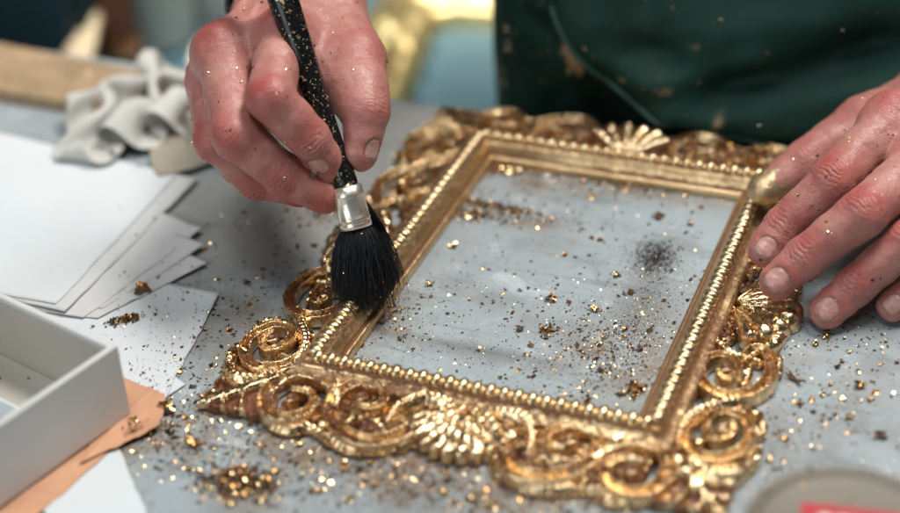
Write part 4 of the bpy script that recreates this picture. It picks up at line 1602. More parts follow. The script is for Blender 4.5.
kT = bone(kD, 275, 182, 16, 1)
tI = atd(366, 112, 712)
tM = bone(tI, 359, 58, 33, 1)
tT = bone(tI, 361, 152, 19, -1) if False else atd(361, 153, 712)
tC = bone(tM, 330, 8, 44, 1)
nt_ = [nrm(cv(.6, -.5, -.6)), nrm(cv(.6, -.3, -.75)), nrm(cv(.75, 0, -.66)), nrm(cv(.8, .05, -.6))]
wR = atd(297, -14, 798)
wRa, wRb = wR + cv(-9, 0, 0), wR + cv(10, 0, 2)
hand1 = [
    dict(pts=[(iM, 11.5), (iP, 10.6), (iD, 9.4), (iT, 8.0)], n=ni, wr={1: .3, 2: .55}, nail=nailspec(iT, iD, ni[3], 8.0, 4.8, 4.6, 7.0), seed=1, web=8),
    dict(pts=[(mMk, 12.0), (mP, 10.8), (mD, 9.5), (mT, 8.4)], n=nm_, wr={1: .45, 2: .5}, seed=2, web=7),
    dict(pts=[(rMk, 11.5), (rP, 10.0), (rD, 8.8), (rT, 7.8)], n=nr_, wr={1: .4, 2: .4}, seed=3),
    dict(pts=[(kM, 10.5), (kP, 8.8), (kD, 7.8), (kT, 7.0)], n=nr_, seed=4),
    dict(pts=[(tC, 14), (tM, 12.6), (tI, 10.9), (tT, 8.0)], n=nt_, wr={2: .5}, nail=nailspec(tT, tI, nt_[3], 8.0, 4.8, 4.3, 1.8), seed=5, web=11, waist=0.97, flat=.95, red=[0, .35, .4, .5]),
]
palm1 = [
    (wRa, 14.5, iM + cv(0, 6, 10), 12.5), (wRb, 14.5, iM + cv(0, 6, 12), 12.0), (wR, 15, mMk + cv(2, 4, 8), 12.5), (wRa, 14.5, rMk + cv(3, 4, 8), 12), (wRa, 14, kM + cv(4, 3, 8), 11),
    (iM + cv(0, 2, 4), 11.5, mMk + cv(0, 2, 3), 11.5), (mMk + cv(0, 2, 4), 11, rMk + cv(0, 2, 3), 11), (wRb, 14, tC, 13), (tC, 13, iM + cv(2, 4, 9), 11), (iM + cv(6, 4, 12), 10, tM + cv(-5, 0, 8), 9.5),
    (iM + cv(6, 18, 16), 10, rMk + cv(10, 20, 16), 12),
    (iM + cv(12, 14, 8), 8, tM + cv(-4, 14, 4), 9), (atd(328, 84, 727), 8.5, atd(356, 92, 719), 8.5), (atd(336, 70, 728), 9, atd(344, 98, 722), 6)]
wRe = wR + nrm(cv(0.05, -.35, 1)) * 26
palm1 += [(wRa, 14.5, wRe + cv(-14, 0, 0), 16.5), (wRb, 14.5, wRe + cv(14, 0, 0), 16.5)]
tend1 = [(wR + cv(-4, -14, -4), 2.2, mMk + cv(0, -6, -8), 3.0, 6.0), (wR + cv(6, -14, -4), 2.2, iM + cv(-1, -7, -7), 2.8, 6.0)]
V1, Q1, A1, N1 = build_hand(hand1, palm1, [], 0.4, tend=tend1)

# --- the steadying hand (the person's left)
up = np.array([0, 0, 1.0])
tocam = -cv(0, 0, 1)
nd = nrm(0.55 * up + 0.45 * tocam)
jT = at(777, 282, 22)
jD = bone(jT, 806, 257, 17, -1) if False else at(805, 257, 31)
jP = bone(jD, 861, 215, 29, -1)
jM = bone(jP, 926, 158, 50, 1)
xT = at(765, 251, 23)
xD = at(784, 226, 31)
xP = bone(xD, 832, 182, 27, -1)
xM = bone(xP, 893, 118, 48, 1)
gT = at(827, 311, 8.5)
gD = at(853, 287, 17)
gP = bone(gD, 906, 243, 28, -1)
gM = bone(gP, 966, 196, 47, 1)
pT = at(893, 306, 8)
pD = at(917, 287, 15)
pP = bone(pD, 957, 258, 22, -1)
pM = bone(pP, 1004, 226, 36, 1)
hT = at(764, 189, 23)
hI = at(806, 163, 31)
hM = bone(hI, 862, 122, 36, 1)
hC = bone(hM, 930, 96, 46, 1)
wL = bone(jM, 1030, 84, 82, 1)
wLa, wLb = wL + nrm(xM - pM) * 13, wL - nrm(xM - pM) * 13
nth = nrm(0.5 * up + 0.5 * tocam + 0.3 * cv(-.3, -.7, 0))
HN = [nrm(.8 * up + .2 * tocam), nrm(.75 * up + .3 * tocam), nd, nrm(.4 * up + .65 * tocam)]
hand2 = [
    dict(pts=[(xM, 12), (xP, 10.4), (xD, 9.1), (xT, 7.9)], n=HN, wr={1: .8, 2: .55}, nail=nailspec(xT, xD, HN[3], 7.9, 5.0, 4.6, -.2), seed=11),
    dict(pts=[(jM, 12.4), (jP, 10.6), (jD, 9.4), (jT, 8.3)], n=HN, wr={1: .85, 2: .6}, nail=nailspec(jT, jD, HN[3], 8.3, 5.4, 5.0, -.3), seed=12),
    dict(pts=[(gM, 11.8), (gP, 10.0), (gD, 8.9), (gT, 7.9)], n=HN, wr={1: .75, 2: .6}, nail=nailspec(gT, gD, HN[3], 7.9, 5.1, 4.8, -.3), seed=13),
    dict(pts=[(pM, 10.8), (pP, 8.8), (pD, 7.8), (pT, 6.9)], n=HN, wr={1: .6, 2: .45}, nail=nailspec(pT, pD, HN[3], 6.9, 4.4, 4.1, -.2), seed=14),
    dict(pts=[(hC, 14), (hM, 12.5), (hI, 11.0), (hT, 8.2)], n=[nth] * 4, wr={2: .35}, seed=15, web=10, waist=.97, red=[0, .3, .4, .3]),
]
dn_ = -up * 4
palm2 = [(wLa, 17, xM + dn_, 12.5), (wL, 18, jM + dn_, 13), (wL, 18, gM + dn_, 12.5), (wLb, 16, pM + dn_, 12),
         (xM + dn_, 11.5, jM + dn_, 11.5), (jM + dn_, 11.5, gM + dn_, 11.5), (gM + dn_, 11, pM + dn_, 11), (wLa, 16, hC, 15), (hC, 13, xM + dn_ * 2, 11), (xM - up * 8 + (wL - xM) * .25, 10, hM - up * 3, 9)]
wLe = wL + nrm(wL - jM) * 30
palm2 += [(wLa, 17, wLe + (wLa - wL), 17), (wLb, 16, wLe + (wLb - wL), 17)]
tend2 = [(wL + up * 13, 2.2, m_ + up * 7, 3.0, 6.0) for m_ in (xM, jM, gM)]


def gilt2(V):
    d0 = np.linalg.norm(V - hT, axis=1)
    t_ = nrm(hI - hT)
    s_ = (V - hT) @ t_
    r_ = np.linalg.norm((V - hT) - s_[:, None] * t_, axis=1)
    return np.where(r_ < 14, np.clip(1.05 - np.clip(s_ - 0, 0, 99) / 15, 0, 1) * (.42 + .95 * vnoise(V, 3.2)), 0) * (d0 < 50)


V2, Q2, A2_, N2 = build_hand(hand2, palm2, [], 0.5, gilt=gilt2, tend=tend2)

# arms and trunk out of the picture continue the body
mb = MB()
shR, shL = np.array([-40, 560, 420.]), np.array([340, 560, 420.])
elR = np.array([-150, 400, 150.])
elL = np.array([430, 420, 150.])
mb.tube([wRe - nrm(elR - wRe) * 6, wRe * .6 + elR * .4, elR, elR * .5 + shR * .5, shR], [17, 27, 34, 38, 46], 24)
mb.tube([wLe - nrm(elL - wLe) * 6, wLe * .6 + elL * .4, elL, elL * .5 + shL * .5, shL], [17, 27, 34, 38, 46], 24)
P = []
for z, rx, ry in ((-700, 150, 95), (-200, 165, 100), (0, 160, 95), (180, 165, 100), (400, 195, 100), (450, 150, 80), (480, 60, 60), (500, 1, 1)):
    th = np.linspace(0, 2 * math.pi, 32, endpoint=False)
    yc = 420 + max(0, z) * 0.3
    P.append(np.stack([150 + rx * np.cos(th), yc + ry * np.sin(th), np.full(32, z)], -1))
mb.grid(np.array(P), closev=True)
ab = np.array(mb.v)
# one mesh: both hands, arms and trunk
quads = [Q1, Q2 + len(V1)]
Vb = np.vstack([V1, V2, ab])
off = len(V1) + len(V2)
tri = [tuple(i + off for i in f) for f in mb.f]
q4 = np.array([f for f in tri if len(f) == 4])
Qb = np.vstack(quads + [q4])
at_b = {k: np.concatenate([A1[k], A2_[k], np.zeros(len(ab))]) for k in A1}
body = mk('body', Vb, Qb, M['skin'], person, True, attrs=at_b)

# wristband and sleeves
ax_w = nrm(wRe - wR)
ua = nrm(cv(1, 0.05, 0) - ax_w * (cv(1, 0.05, 0) @ ax_w))
ub = np.cross(ax_w, ua)
P = []
for s_, g_ in ((-6, -.6), (-6.5, 1.6), (-5, 2.2), (5, 2.2), (6.5, 1.6), (6, -.6)):
    th = np.linspace(0, 2 * math.pi, 48, endpoint=False)
    P.append(wR + cv(-3, 9.5, 0) + ax_w * (2 + s_) + ((30.5 + g_) * np.cos(th))[:, None] * ua + ((25 + g_) * np.sin(th))[:, None] * ub)
mb = MB()
mb.grid(np.array(P), closev=True)
mb.mk('wristband', M['lacquer'], person)
for w_, el, sh in ((wRe, elR, shR), (wLe, elL, shL)):
    mb = MB()
    a = w_ * .62 + el * .38
    pts = np.array([a, a * .5 + el * .5, el, el * .6 + sh * .4, sh])
    tt = np.linspace(0, 1, 5)
    t = np.linspace(0, 1, 40)
    c = np.stack([np.interp(t, tt, pts[:, i]) for i in range(3)], -1)
    for _ in range(6):
        c[1:-1] = (c[:-2] + 2 * c[1:-1] + c[2:]) / 4
    mb.tube(c, np.interp(t, tt, [37, 43, 47, 52, 60]) + 2.0 * np.sin(t * 55) * np.sin(t * 13), 28)
    mb.mk('sleeve', M['tan'], person)

# shirt and apron: wrapped sheets round the trunk
def trunk_pt(s, z, off):
    """s: 0 left side of picture .. 1 right side, front of the trunk facing the camera"""
    ang = math.pi * (1.06 + 0.88 * s)
    x = 150 + (186 + off) * np.sign(np.cos(ang)) * np.abs(np.cos(ang)) ** 0.5
    y = 395 - (127 + off) * np.abs(np.sin(ang)) ** 0.5
    y = y + 0.0012 * np.clip(x - 120, 0, 999) ** 2
    y = y + np.maximum(z - 40, 0) * 0.16
    return x, y


# where the lower pouch seam runs: x -> z on the front
seam_px = [(540, -6), (567, 27), (600, 62), (628, 82), (655, 98), (690, 113), (722, 124), (770, 134), (811, 138), (850, 137), (895, 130)]
seam = np.array([aty(x, y, 266.0) for x, y in seam_px])
ss = np.linspace(0, 1, 430)
zz = np.concatenate([np.linspace(-300, -40, 10)[:-1], np.arange(-40, 190, 2.0), np.linspace(190, 420, 16)])
S_, Z_ = np.meshgrid(ss, zz, indexing='ij')
X_ = np.zeros_like(S_)
Y_ = np.zeros_like(S_)
for i in range(S_.shape[0]):
    for j in range(S_.shape[1]):
        X_[i, j], Y_[i, j] = trunk_pt(S_[i, j], Z_[i, j], 4.0)
seam_z = np.interp(X_, seam[:, 0], seam[:, 2])
front = sstep(0.02, 0.10, S_) * sstep(1.0, 0.9, S_)
above = Z_ - seam_z
pouch = sstep(-4, 3, above) * np.exp(-np.clip(above, 0, None) / 110) * 15 + 5 * np.exp(-((above - 14) / 16) ** 2)
on_x = sstep(seam[0, 0] - 4, seam[0, 0] + 12, X_)
Y_ = Y_ - pouch * front * on_x


def fold(px0, py0, px1, py1, wdt, amp):
    a, b = aty(px0, py0, 275.0), aty(px1, py1, 275.0)
    d = (b - a)[[0, 2]]
    L = np.linalg.norm(d)
    d = d / L
    u = (X_ - a[0]) * d[0] + (Z_ - a[2]) * d[1]
    w = -(X_ - a[0]) * d[1] + (Z_ - a[2]) * d[0]
    return amp * np.exp(-(w / wdt) ** 2) * sstep(-20, 15, u) * sstep(L + 20, L - 15, u)


Y_ += -fold(640, 60, 800, 40, 9, 7) - fold(660, 95, 900, 75, 10, 6) + fold(720, 80, 900, 35, 9, 10) - fold(760, 120, 900, 90, 7, 5) + fold(520, 20, 640, 70, 7, 4) - fold(700, 20, 900, 5, 12, 6) + fold(620, 30, 760, 60, 8, 4)
P3 = np.stack([X_, Y_, Z_], -1)
Y_ += (vnoise(P3, 40) - .5) * 9 + (vnoise(P3 + 20, 14) - .5) * 3.0 + (vnoise(P3 + 90, 5) - .5) * 0.6
P3 = np.stack([X_, Y_, Z_], -1)
P3[..., 1] = np.maximum(P3[..., 1], np.where(P3[..., 2] < 12, TY + 1.5, 200))
stain = np.zeros_like(X_)
for px_, py_, rx, ry, w in ((570, 48, 6.0, 8.0, 1.5), (578, 62, 8.0, 6.0, 1.5), (632, 64, 2.5, 1.6, .4), (730, 100, 1.2, 4.5, .6), (724, 108, 1.8, 2.0, .5), (675, 70, 4, 2, .25), (672, 57, 3, 1.2, .25), (705, 33, 2.5, 1.4, .25)):
    c = aty(px_, py_, 268.0)
    dd = np.hypot((X_ - c[0]) / rx, (Z_ - c[2]) / ry) + (vnoise(P3 + 300, 3) - .5) * 1.4
    stain = np.maximum(stain, w * sstep(1.1, 0.5, dd))
sv, sf = [], []
mb = MB()
mb.grid(P3)
mk('apron', np.array(mb.v), mb.f, M['apron'], person, True, attrs={'stain': np.clip(stain, 0, 1).ravel()})
# piping along the pouch seam follows the cloth
pts = []
for x in np.linspace(seam[0, 0] + 6, seam[-1, 0], 90):
    zs = np.interp(x, seam[:, 0], seam[:, 2])
    i = np.argmin((P3[..., 0] - x) ** 2 + (P3[..., 2] - zs - 2) ** 2)
    pts.append((x, P3[..., 1].ravel()[i] - 0.8, zs + 1))
pts = np.array(pts)
for _ in range(5):
    pts[1:-1] = (pts[:-2] + 2 * pts[1:-1] + pts[2:]) / 4
mb = MB()
mb.tube(pts, 1.5, 10)
mb.mk('piping', M['piping'], person)
# beige shirt under the apron
sz = np.linspace(-300, 430, 40)
S2, Z2 = np.meshgrid(np.linspace(-0.10, 1.1, 80), sz, indexing='ij')
Ps = np.zeros(S2.shape + (3,))
for i in range(S2.shape[0]):
    for j in range(S2.shape[1]):
        x, y = trunk_pt(S2[i, j], Z2[i, j], -3.0)
        Ps[i, j] = (x + (-12 if S2[i, j] < .3 else 6), y + 22, Z2[i, j])
mb = MB()
mb.grid(Ps)
mb.mk('shirt', M['tan'], person)

# ------------------------------------------------------------------ flakes
def flake_mesh(name, P, Nn, size, mi, mats, lift=0.15, flat=0.5, label=None, kind=None, group=None, cat=None):
    n = len(P)
    rr = RNG.normal(size=(n, 3))
    Nn = Nn + rr * flat
    Nn /= np.linalg.norm(Nn, axis=1)[:, None]
    t = np.cross(Nn, RNG.normal(size=(n, 3)))
    t /= np.linalg.norm(t, axis=1)[:, None] + 1e-9
    b = np.cross(Nn, t)
    asp = RNG.uniform(0.5, 1.0, n)
    co = []
    for sx_, sy_ in ((-1, -1), (1, -1), (1, 1), (-1, 1)):
        jx = sx_ * RNG.uniform(.5, 1.1, n)
        jy = sy_ * RNG.uniform(.5, 1.1, n) * asp
        jz = RNG.uniform(-.35, .35, n)
        co.append(P + size[:, None] * (jx[:, None] * t + jy[:, None] * b + jz[:, None] * Nn) + Nn * (lift * size)[:, None])
    ce = P + Nn * (size * RNG.uniform(-.1, .45, n))[:, None] + Nn * (lift * size)[:, None]
    V = np.stack(co + [ce], 1).reshape(-1, 3)
    i0 = np.arange(n)[:, None] * 5
    F = np.concatenate([i0 + np.array([[0, 1, 4]]), i0 + np.array([[1, 2, 4]]), i0 + np.array([[2, 3, 4]]), i0 + np.array([[3, 0, 4]])], 1).reshape(-1, 3)
    fm = np.repeat(mi, 4)
    o = mk(name, V, F, mats, None, False, fmat=fm)
    if label:
        tag(o, label, cat, group, kind)
    return o


FM = [M['flake'], M['flake2'], M['chip'], M['dark']]


def on_table(n, px, py, rx, ry):
    """n points gaussian round a place on the table, radii in mm"""
    c = at(px, py, 0)
    return np.stack([c[0] + RNG.normal(0, rx, n), c[1] + RNG.normal(0, ry, n), np.zeros(n)], -1)


pl = []
U = np.stack([RNG.uniform(-330, 420, 3400), RNG.uniform(-190, TY - 4, 3400), np.zeros(3400)], -1)
pl.append(U)
for n_, px_, py_, rx, ry in ((500, 500, 170, 36, 9), (520, 495, 213, 24, 5), (260, 455, 215, 14, 5), (420, 390, 325, 13, 22), (700, 610, 360, 20, 28), (350, 640, 185, 40, 7), (500, 560, 345, 26, 26),
                             (1100, 300, 455, 55, 14), (800, 420, 480, 45, 10), (500, 150, 425, 20, 16), (500, 250, 300, 26, 32), (300, 185, 385, 20, 22), (420, 820, 370, 32, 30), (350, 560, 490, 40, 8),
                             (260, 790, 430, 14, 22), (260, 245, 215, 20, 14), (500, 500, 290, 45, 40), (250, 520, 200, 50, 10), (220, 200, 450, 30, 14), (240, 320, 215, 9, 7), (250, 860, 330, 20, 12), (300, 660, 300, 14, 34)):
    pl.append(on_table(n_, px_, py_, rx, ry))
PT = np.vstack(pl)
PT = PT[(PT[:, 1] < TY - 3)]
# height of what lies there: the papers
FD = []
for n_, px_, py_, rx, ry in ((1500, 640, 355, 16, 26), (1200, 655, 285, 9, 30), (900, 760, 470, 12, 16), (1600, 330, 470, 60, 12), (1000, 600, 500, 60, 8), (420, 130, 250, 45, 26), (300, 185, 250, 14, 16), (300, 60, 220, 50, 26), (200, 160, 330, 22, 16), (900, 500, 170, 40, 10), (900, 500, 212, 34, 7), (700, 385, 325, 14, 24), (900, 620, 350, 22, 34), (500, 640, 185, 45, 8), (600, 450, 350, 50, 8), (1200, 300, 450, 60, 16), (700, 430, 490, 55, 10),
                             (500, 150, 425, 24, 20), (500, 250, 300, 28, 34), (400, 190, 385, 22, 24), (500, 830, 380, 36, 34), (700, 520, 280, 50, 50), (400, 640, 280, 12, 40), (300, 780, 420, 14, 24)):
    FD.append(on_table(n_, px_, py_, rx, ry))
NB = 0
BIG = []
for n_, px_, py_, rx, ry in ((260, 300, 468, 55, 14), (200, 160, 425, 18, 16), (170, 420, 492, 45, 8), (130, 235, 300, 26, 30), (140, 190, 385, 18, 22), (110, 825, 390, 30, 30), (90, 560, 500, 40, 6), (90, 610, 350, 20, 26), (70, 500, 190, 40, 16), (60, 140, 300, 16, 14)):
    BIG.append(on_table(n_, px_, py_, rx, ry))
NB = sum(map(len, BIG))
PT = np.vstack([PT] + BIG)
NF = sum(map(len, FD))
PT = np.vstack([PT] + FD)
PT = PT[PT[:, 1] < TY - 3]
n = len(PT)
size = 0.17 + RNG.gamma(1.0, 0.27, n)
size = np.minimum(size, 2.2)
mi = RNG.choice(4, n, p=[.40, .24, .27, .09])
size[-NF - NB:-NF] = .35 + RNG.gamma(1.6, .25, NB)
size[-NF:] = RNG.uniform(.12, .30, NF)
mi[-NF:] = RNG.choice(4, NF, p=[.22, .25, .43, .10])


def inside(poly, P):
    c = np.zeros(len(P), bool)
    for i in range(len(poly)):
        a, b = poly[i], poly[(i + 1) % len(poly)]
        cond = ((a[1] > P[:, 1]) != (b[1] > P[:, 1]))
        x = (b[0] - a[0]) * (P[:, 1] - a[1]) / (b[1] - a[1] + 1e-12) + a[0]
        c ^= cond & (P[:, 0] < x)
    return c


keep = np.ones(n, bool)
for quad, z in (([(219, 293), (158, 412), (-160, 372), (60, 262)], 1.65), ([(207, 262), (96, 318), (-160, 290), (60, 190)], 2.3), ([(203, 231), (78, 312), (-160, 270), (40, 165)], 2.8), ([(197, 178), (64, 312), (-200, 240), (20, 140)], 3.25), ([(178, 174), (56, 304), (-230, 250), (0, 132)], 3.85)):
    q = [at(x, y, z)[:2] for x, y in quad]
    m_ = inside(q, PT)
    PT[m_, 2] = z
    far = m_ & ((RNG.random(n) < .45) | (m_ & (size > 1.1)))
    keep &= ~far
fr_in = inside([(-11, -11), (BW + 11, -11), (BW + 11, BH + 11), (-11, BH + 11)], PT) & ~inside([(10, 10), (BW - 10, 10), (BW - 10, BH - 10), (10, BH - 10)], PT)
keep &= ~fr_in
bxq = [bpt(a, b, 0)[:2] for a, b in ((0, 0), (BA, 0), (BA, BB), (0, BB))]
inb = inside(bxq, PT)
keep &= ~inb | (RNG.random(n) < .25)
PT[inb, 2] = Z0 + 2.2
# quieter parts of the table
dens = vnoise(PT + 500, 26) * 0.7 + vnoise(PT + 200, 9) * 0.5
keep &= (dens > 0.36 + 0.30 * RNG.random(n)) | (np.arange(n) > 3400)
PT, size, mi = PT[keep], size[keep], mi[keep]
NT_ = np.tile([0, 0, 1.0], (len(PT), 1))
# specks on the bodies: skin, apron, rag, bristles, frame
extra = []


def on_mesh(V, Nv, n, sz, pred=None):
    idx = RNG.choice(len(V), n)
    p, q = V[idx], Nv[idx]
    if pred is not None:
        k = pred(p)
        p, q = p[k], q[k]
    s_ = np.minimum(0.24 + RNG.gamma(1.2, sz * 1.25, len(p)), 1.0)
    return p, q, s_


tip2 = [p for f in hand2 for p, r in f['pts'][1:]]
e1_ = on_mesh(V1, N1, 900, 0.13, lambda p: RNG.random(len(p)) < vnoise(p + 5, 18) * 1.2)
e2_ = on_mesh(V2, N2, 1000, 0.15, lambda p: RNG.random(len(p)) < vnoise(p + 5, 14) * 1.2)
apv = P3.reshape(-1, 3)
apn = np.tile([0, -1.0, 0.2], (len(apv), 1))
e3_ = on_mesh(apv, apn, 900, 0.33, lambda p: (p[:, 2] > -10) & (p[:, 2] < 200))
NBZ = 130
bz = np.array([v for v in (np.array(bf0 + BD * BLn * t + brad(t) * (math.cos(a) * ba + .8 * math.sin(a) * bb)) for t, a in zip(RNG.random(NBZ), RNG.random(NBZ) * 6.28))])
e4_ = (bz, np.tile(-camvec(0, 0, 1), (NBZ, 1)), np.minimum(.12 + RNG.gamma(1.2, .14, NBZ), .7))
dg = bpy.context.evaluated_depsgraph_get()
dg.update()
scv, scn = [], []
for o in frame.children:
    if o.name.split('.')[0] in ('scroll', 'shell', 'corner_leaf', 'leaf', 'ornament_ground', 'rail'):
        nv = len(o.data.vertices)
        c = np.empty(nv * 3, np.float32)
        o.data.vertices.foreach_get('co', c)
        nn = np.empty(nv * 3, np.float32)
        o.data.vertices.foreach_get('normal', nn)
        k = RNG.choice(nv, 190 if 'ground' not in o.name else 700)
        Mw = np.array(o.matrix_local)
        Mw[:3, 3] += np.array(frame.location)
        cc = c.reshape(-1, 3)[k] @ Mw[:3, :3].T + Mw[:3, 3]
        scv.append(cc * 1000)
        scn.append(nn.reshape(-1, 3)[k] @ Mw[:3, :3].T)
scv, scn = np.vstack(scv), np.vstack(scn)
kz = scn[:, 2] > 0.3
e5_ = (scv[kz], scn[kz], np.minimum(0.22 + RNG.gamma(1.3, .26, kz.sum()), 1.5))
rgv, rgn = [], []
for o in rag.children:
    nv = len(o.data.vertices)
    c = np.empty(nv * 3, np.float32)
    o.data.vertices.foreach_get('co', c)
    k = RNG.choice(nv, 14)
    rgv.append((c.reshape(-1, 3)[k] + np.array(rag.location)) * 1000)
rgv = np.vstack(rgv)
e6_ = (rgv, np.tile([0, -.3, 1.0], (len(rgv), 1)), np.minimum(.2 + RNG.gamma(1.2, .2, len(rgv)), 1))
bdp = np.array([A + (B - A) * RNG.random() + (D_ - A) * RNG.random() for _ in range(40)])
e7_ = (bdp + [0, 0, .2], np.tile([0, 0, 1.0], (40, 1)), np.minimum(.3 + RNG.gamma(1.3, .35, 40), 1.6))
e8_ = (np.array([jc + [34.6 * r_q * math.cos(a_q), 34.6 * r_q * math.sin(a_q), 34.9 if r_q > .98 else 32.4] for r_q, a_q in zip(np.where(RNG.random(60) < .5, 1.0, RNG.random(60) * .9), RNG.random(60) * 6.28)]), np.tile([0, -.3, 1.0], (60, 1)), np.minimum(.25 + RNG.gamma(1.2, .3, 60), 1.2))  # flakes put on the tin lid to imitate its rim's warm highlights
for e, pm in ((e8_, (.8, .2, 0, 0)), (e1_, (.75, .1, .05, .1)), (e2_, (.6, .15, .1, .15)), (e3_, (.6, .2, .15, .05)), (e4_, (.6, .3, .1, 0)), (e5_, (.55, .25, .2, 0)), (e6_, (.5, .3, .2, 0)), (e7_, (.6, .3, .1, 0))):
    PT = np.vstack([PT, e[0]])
    NT_ = np.vstack([NT_, nrm(1) * 0 + e[1] / (np.linalg.norm(e[1], axis=1)[:, None] + 1e-9)]) if False else np.vstack([NT_, e[1] / (np.linalg.norm(e[1], axis=1)[:, None] + 1e-9)])
    size = np.concatenate([size, e[2]])
    mi = np.concatenate([mi, RNG.choice(4, len(e[0]), p=pm)])
flake_mesh('gold_flakes', PT, NT_, size, mi, FM, 0.25, 0.45, 'fine gold and brown flakes dusted over table, frame and hands', 'stuff', None, 'flakes')


# heaps of leaf one can point at
def heap(px, py, n, rx, ry, hgt, szr, pm, label, z=0.2, rot=0.0, name='flake_heap', cat='flakes'):
    c = at(px, py, z)
    a, b = RNG.normal(0, .5, n), RNG.normal(0, .5, n)
    x, y = a * rx, b * ry
    P = np.stack([c[0] + x * math.cos(rot) - y * math.sin(rot), c[1] + x * math.sin(rot) + y * math.cos(rot), z + RNG.random(n) * hgt * np.exp(-(a * a + b * b) * 1.4)], -1)
    s_ = RNG.uniform(szr[0], szr[1], n)
    return flake_mesh(name, P, np.tile([0, 0, 1.0], (n, 1)), s_, RNG.choice(4, n, p=pm), FM, .3, .9, label, None, None, cat)


heap(124, 320, 130, 8, 2.6, 2.2, (.4, 1.2), (.35, .35, .25, .05), 'small heap of brown gold crumbs on the white paper near the curled scrap', 1.9, .75)
heap(238, 484, 420, 16, 9, 4.5, (.5, 1.5), (.5, .3, .2, 0), 'large crumbly heap of gold leaf scraps left of the frame near the front', .2, .25)
heap(205, 398, 10, 3, 2, 1.5, (.6, 1.4), (.5, .3, .2, 0), 'tiny knot of gold scraps by the pointed frame corner')
heap(655, 258, 700, 10, 17, 0.5, (.18, .62), (.02, .03, .12, .83), 'patch of black dust inside the frame near its right side', .2, .1, 'dust_heap', 'dust')
heap(143, 430, 150, 13, 6, 2.6, (.4, 1.3), (.4, .35, .25, 0), 'line of gold scraps spilled beside the orange tissue', .4, .6)
heap(465, 214, 260, 16, 5, 1.0, (.25, .7), (.25, .35, .37, .03), 'rusty dust streak along the left of the opening by the rail', .2, .1)
heap(620, 186, 260, 34, 4, 1.0, (.25, .8), (.2, .35, .42, .03), 'rusty dust along the far rail inside the frame', .2, -.02)
heap(493, 206, 420, 28, 4, 1.2, (.3, .9), (.35, .3, .3, .05), 'streak of gold dust across the upper part of the opening', .2, -.1)
heap(505, 170, 320, 15, 6, 2.0, (.4, 1.1), (.5, .3, .2, 0), 'gold scraps gathered inside the upper frame corner', .2, 0)
heap(548, 331, 60, 4, 4, 2.0, (.5, 1.2), (.4, .35, .25, 0), 'small cluster of copper scraps in the lower middle of the opening', .2)
heap(613, 350, 190, 15, 22, 0.6, (.25, .9), (.25, .35, .38, .02), 'scattered rusty crumbs in the lower right of the opening', .2)
heap(637, 390, 60, 4, 5, 3.5, (.6, 1.6), (.35, .4, .25, 0), 'copper coloured heap in the lower right inner corner of the frame', .2)
heap(385, 310, 150, 10, 12, 1.5, (.3, .9), (.35, .35, .3, 0), 'gold dust swept under the brush tip inside the frame', .2, .9)
heap(330, 212, 90, 6, 5, .8, (.3, .8), (.15, .4, .45, 0), 'rusty smear of crumbs on the table left of the brush ferrule', .2)
heap(825, 338, 30, 3, 3, 1.6, (.4, 1.0), (.6, .3, .1, 0), 'pinch of gold stuck at the tip of the ring finger', .2)

# single larger scraps of leaf
def scrap(p, L, Wd, curl, rot, m_, label, group=None, tilt=0.0):
    n_ = 9
    u = np.linspace(-.5, .5, n_)
    Ug, Vg = np.meshgrid(u, u, indexing='ij')
    seed = RNG.random() * 100
    x = Ug * L * (1 + .25 * np.sin(Vg * 7 + seed))
    y = Vg * Wd * (1 + .35 * np.sin(Ug * 6 + seed * 2))
    z = curl * (Vg * 2) ** 2 * Wd * .5 + .12 * L * np.sin(Ug * 5 + seed) + (RNG.random(Ug.shape) - .5) * .1 * L
    z = z - z.min()
    P = np.stack([x * math.cos(rot) - y * math.sin(rot), x * math.sin(rot) + y * math.cos(rot), z + .1], -1) + np.asarray(p)
    mbx = MB()
    mbx.grid(P)
    Pl = P.copy()
    Pl[..., 2] -= .08
    mbx.grid(Pl[:, ::-1])
    o = mbx.mk('leaf_scrap', m_, None, True)
    return tag(o, label, 'gold leaf', group)


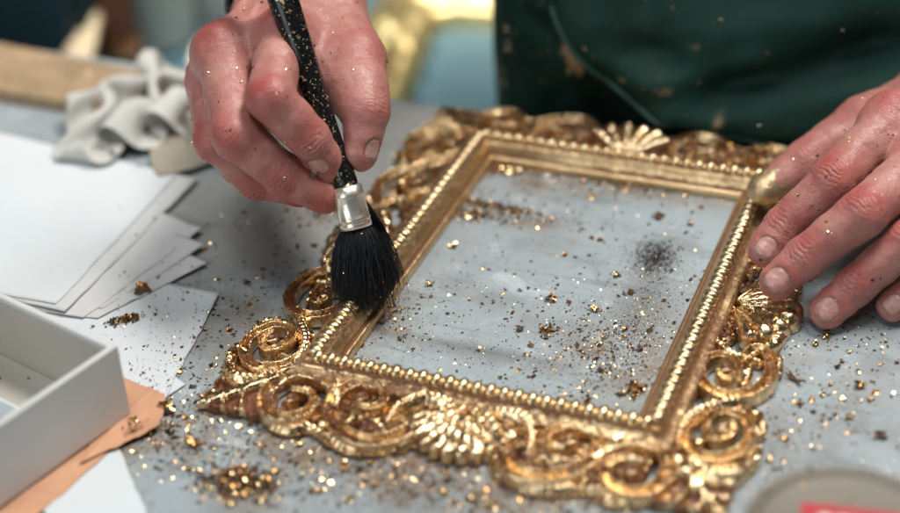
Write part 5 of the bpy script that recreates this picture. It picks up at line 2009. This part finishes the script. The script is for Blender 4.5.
scrap(at(143, 292, 2.0), 7.0, 5.0, 1.1, .6, M['flake2'], 'curled brown gold scrap lying on the white paper above the crumbs')
scrap(at(551, 300, .2), 5.0, 3.4, .8, -.3, M['flake2'], 'shiny folded copper scrap in the middle of the opening')
scrap(at(453, 247, .2), 4.0, 3.0, .6, .4, M['flake'], 'small bright gold scrap near the left rail inside the frame')
scrap(at(430, 285, .2), 3.6, 2.6, .6, .1, M['flake'], 'pale gold scrap inside the frame just right of the brush tip')
scrap(at(617, 276, .2), 3.4, 2.8, .9, .8, M['flake'], 'curled gold scrap left of the black dust patch')
scrap(at(594, 310, .2), 5.0, 2.4, .5, -.4, M['flake2'], 'long copper scrap below the middle of the opening')
scrap(at(658, 217, .2), 5.0, 4.2, .4, -.5, M['chip'], 'flat brown chip above the black dust patch')
scrap(at(795, 381, .2), 8.0, 2.0, .5, -.6, M['chip'], 'twig shaped brown scrap on the bare table right of the scrolls')
scrap(at(880, 437, .2), 5.0, 3.4, .5, .3, M['chip'], 'dark brown chip on the table above the lidded tin')
scrap(at(860, 387, .2), 4.2, 3.0, .8, .3, M['flake2'], 'copper scrap on the table between pinky and tin')
scrap(at(168, 408, .8), 9.0, 4.0, .9, -.5, M['flake'], 'bright gold scrap at the tip of the orange tissue')
scrap(at(196, 447, .3), 8.0, 3.0, .8, -.3, M['flake2'], 'flat copper strip on the table between tissue and gold heap')
scrap(at(134, 424, 5.5), 5.0, 3.4, 1.0, .9, M['flake'], 'curled gold scrap lying on the orange tissue')
scrap(bpt(70, 20, Z0 + 2.4), 13.0, 5.0, .8, .3, M['flake'], 'gold scrap lying in the white box by its far wall')
scrap(bpt(78, 62, 7.0), 16.0, 7.0, .7, .9, M['flake2'], 'brown gold scrap lying on the tray in the white box')
spots = [(120, 337), (88, 330), (162, 318), (240, 352), (230, 330), (215, 300), (262, 270), (205, 330), (180, 372), (247, 283), (275, 255), (842, 362), (850, 352), (870, 400), (815, 345), (835, 415),
         (800, 405), (770, 460), (858, 372), (822, 395), (700, 512), (300, 480), (345, 470), (375, 485), (430, 498), (260, 445), (470, 500), (280, 500), (625, 330), (640, 350), (600, 345), (470, 300), (520, 330), (565, 255), (600, 240), (690, 225), (215, 450), (245, 470), (330, 462), (360, 470), (395, 478), (410, 492), (445, 492), (455, 503), (320, 492), (350, 500), (290, 462), (270, 470), (190, 470), (230, 505), (490, 505), (520, 500), (560, 505), (250, 425), (220, 420), (300, 445), (785, 440), (775, 470), (800, 430), (812, 400), (850, 418), (880, 365), (830, 385)]
for x, y in spots:
    s_ = RNG.uniform(1.6, 3.4)
    on_paper = x < 175 and y < 345
    if on_paper:
        continue
    scrap(at(x, y, .2), s_, s_ * RNG.uniform(.5, .9), RNG.uniform(.2, 1.0), RNG.random() * 6, RNG.choice([M['flake'], M['flake2'], M['chip']]),
          'small crinkled scrap of leaf lying loose on the grey table top', 'loose scraps of leaf on the table')
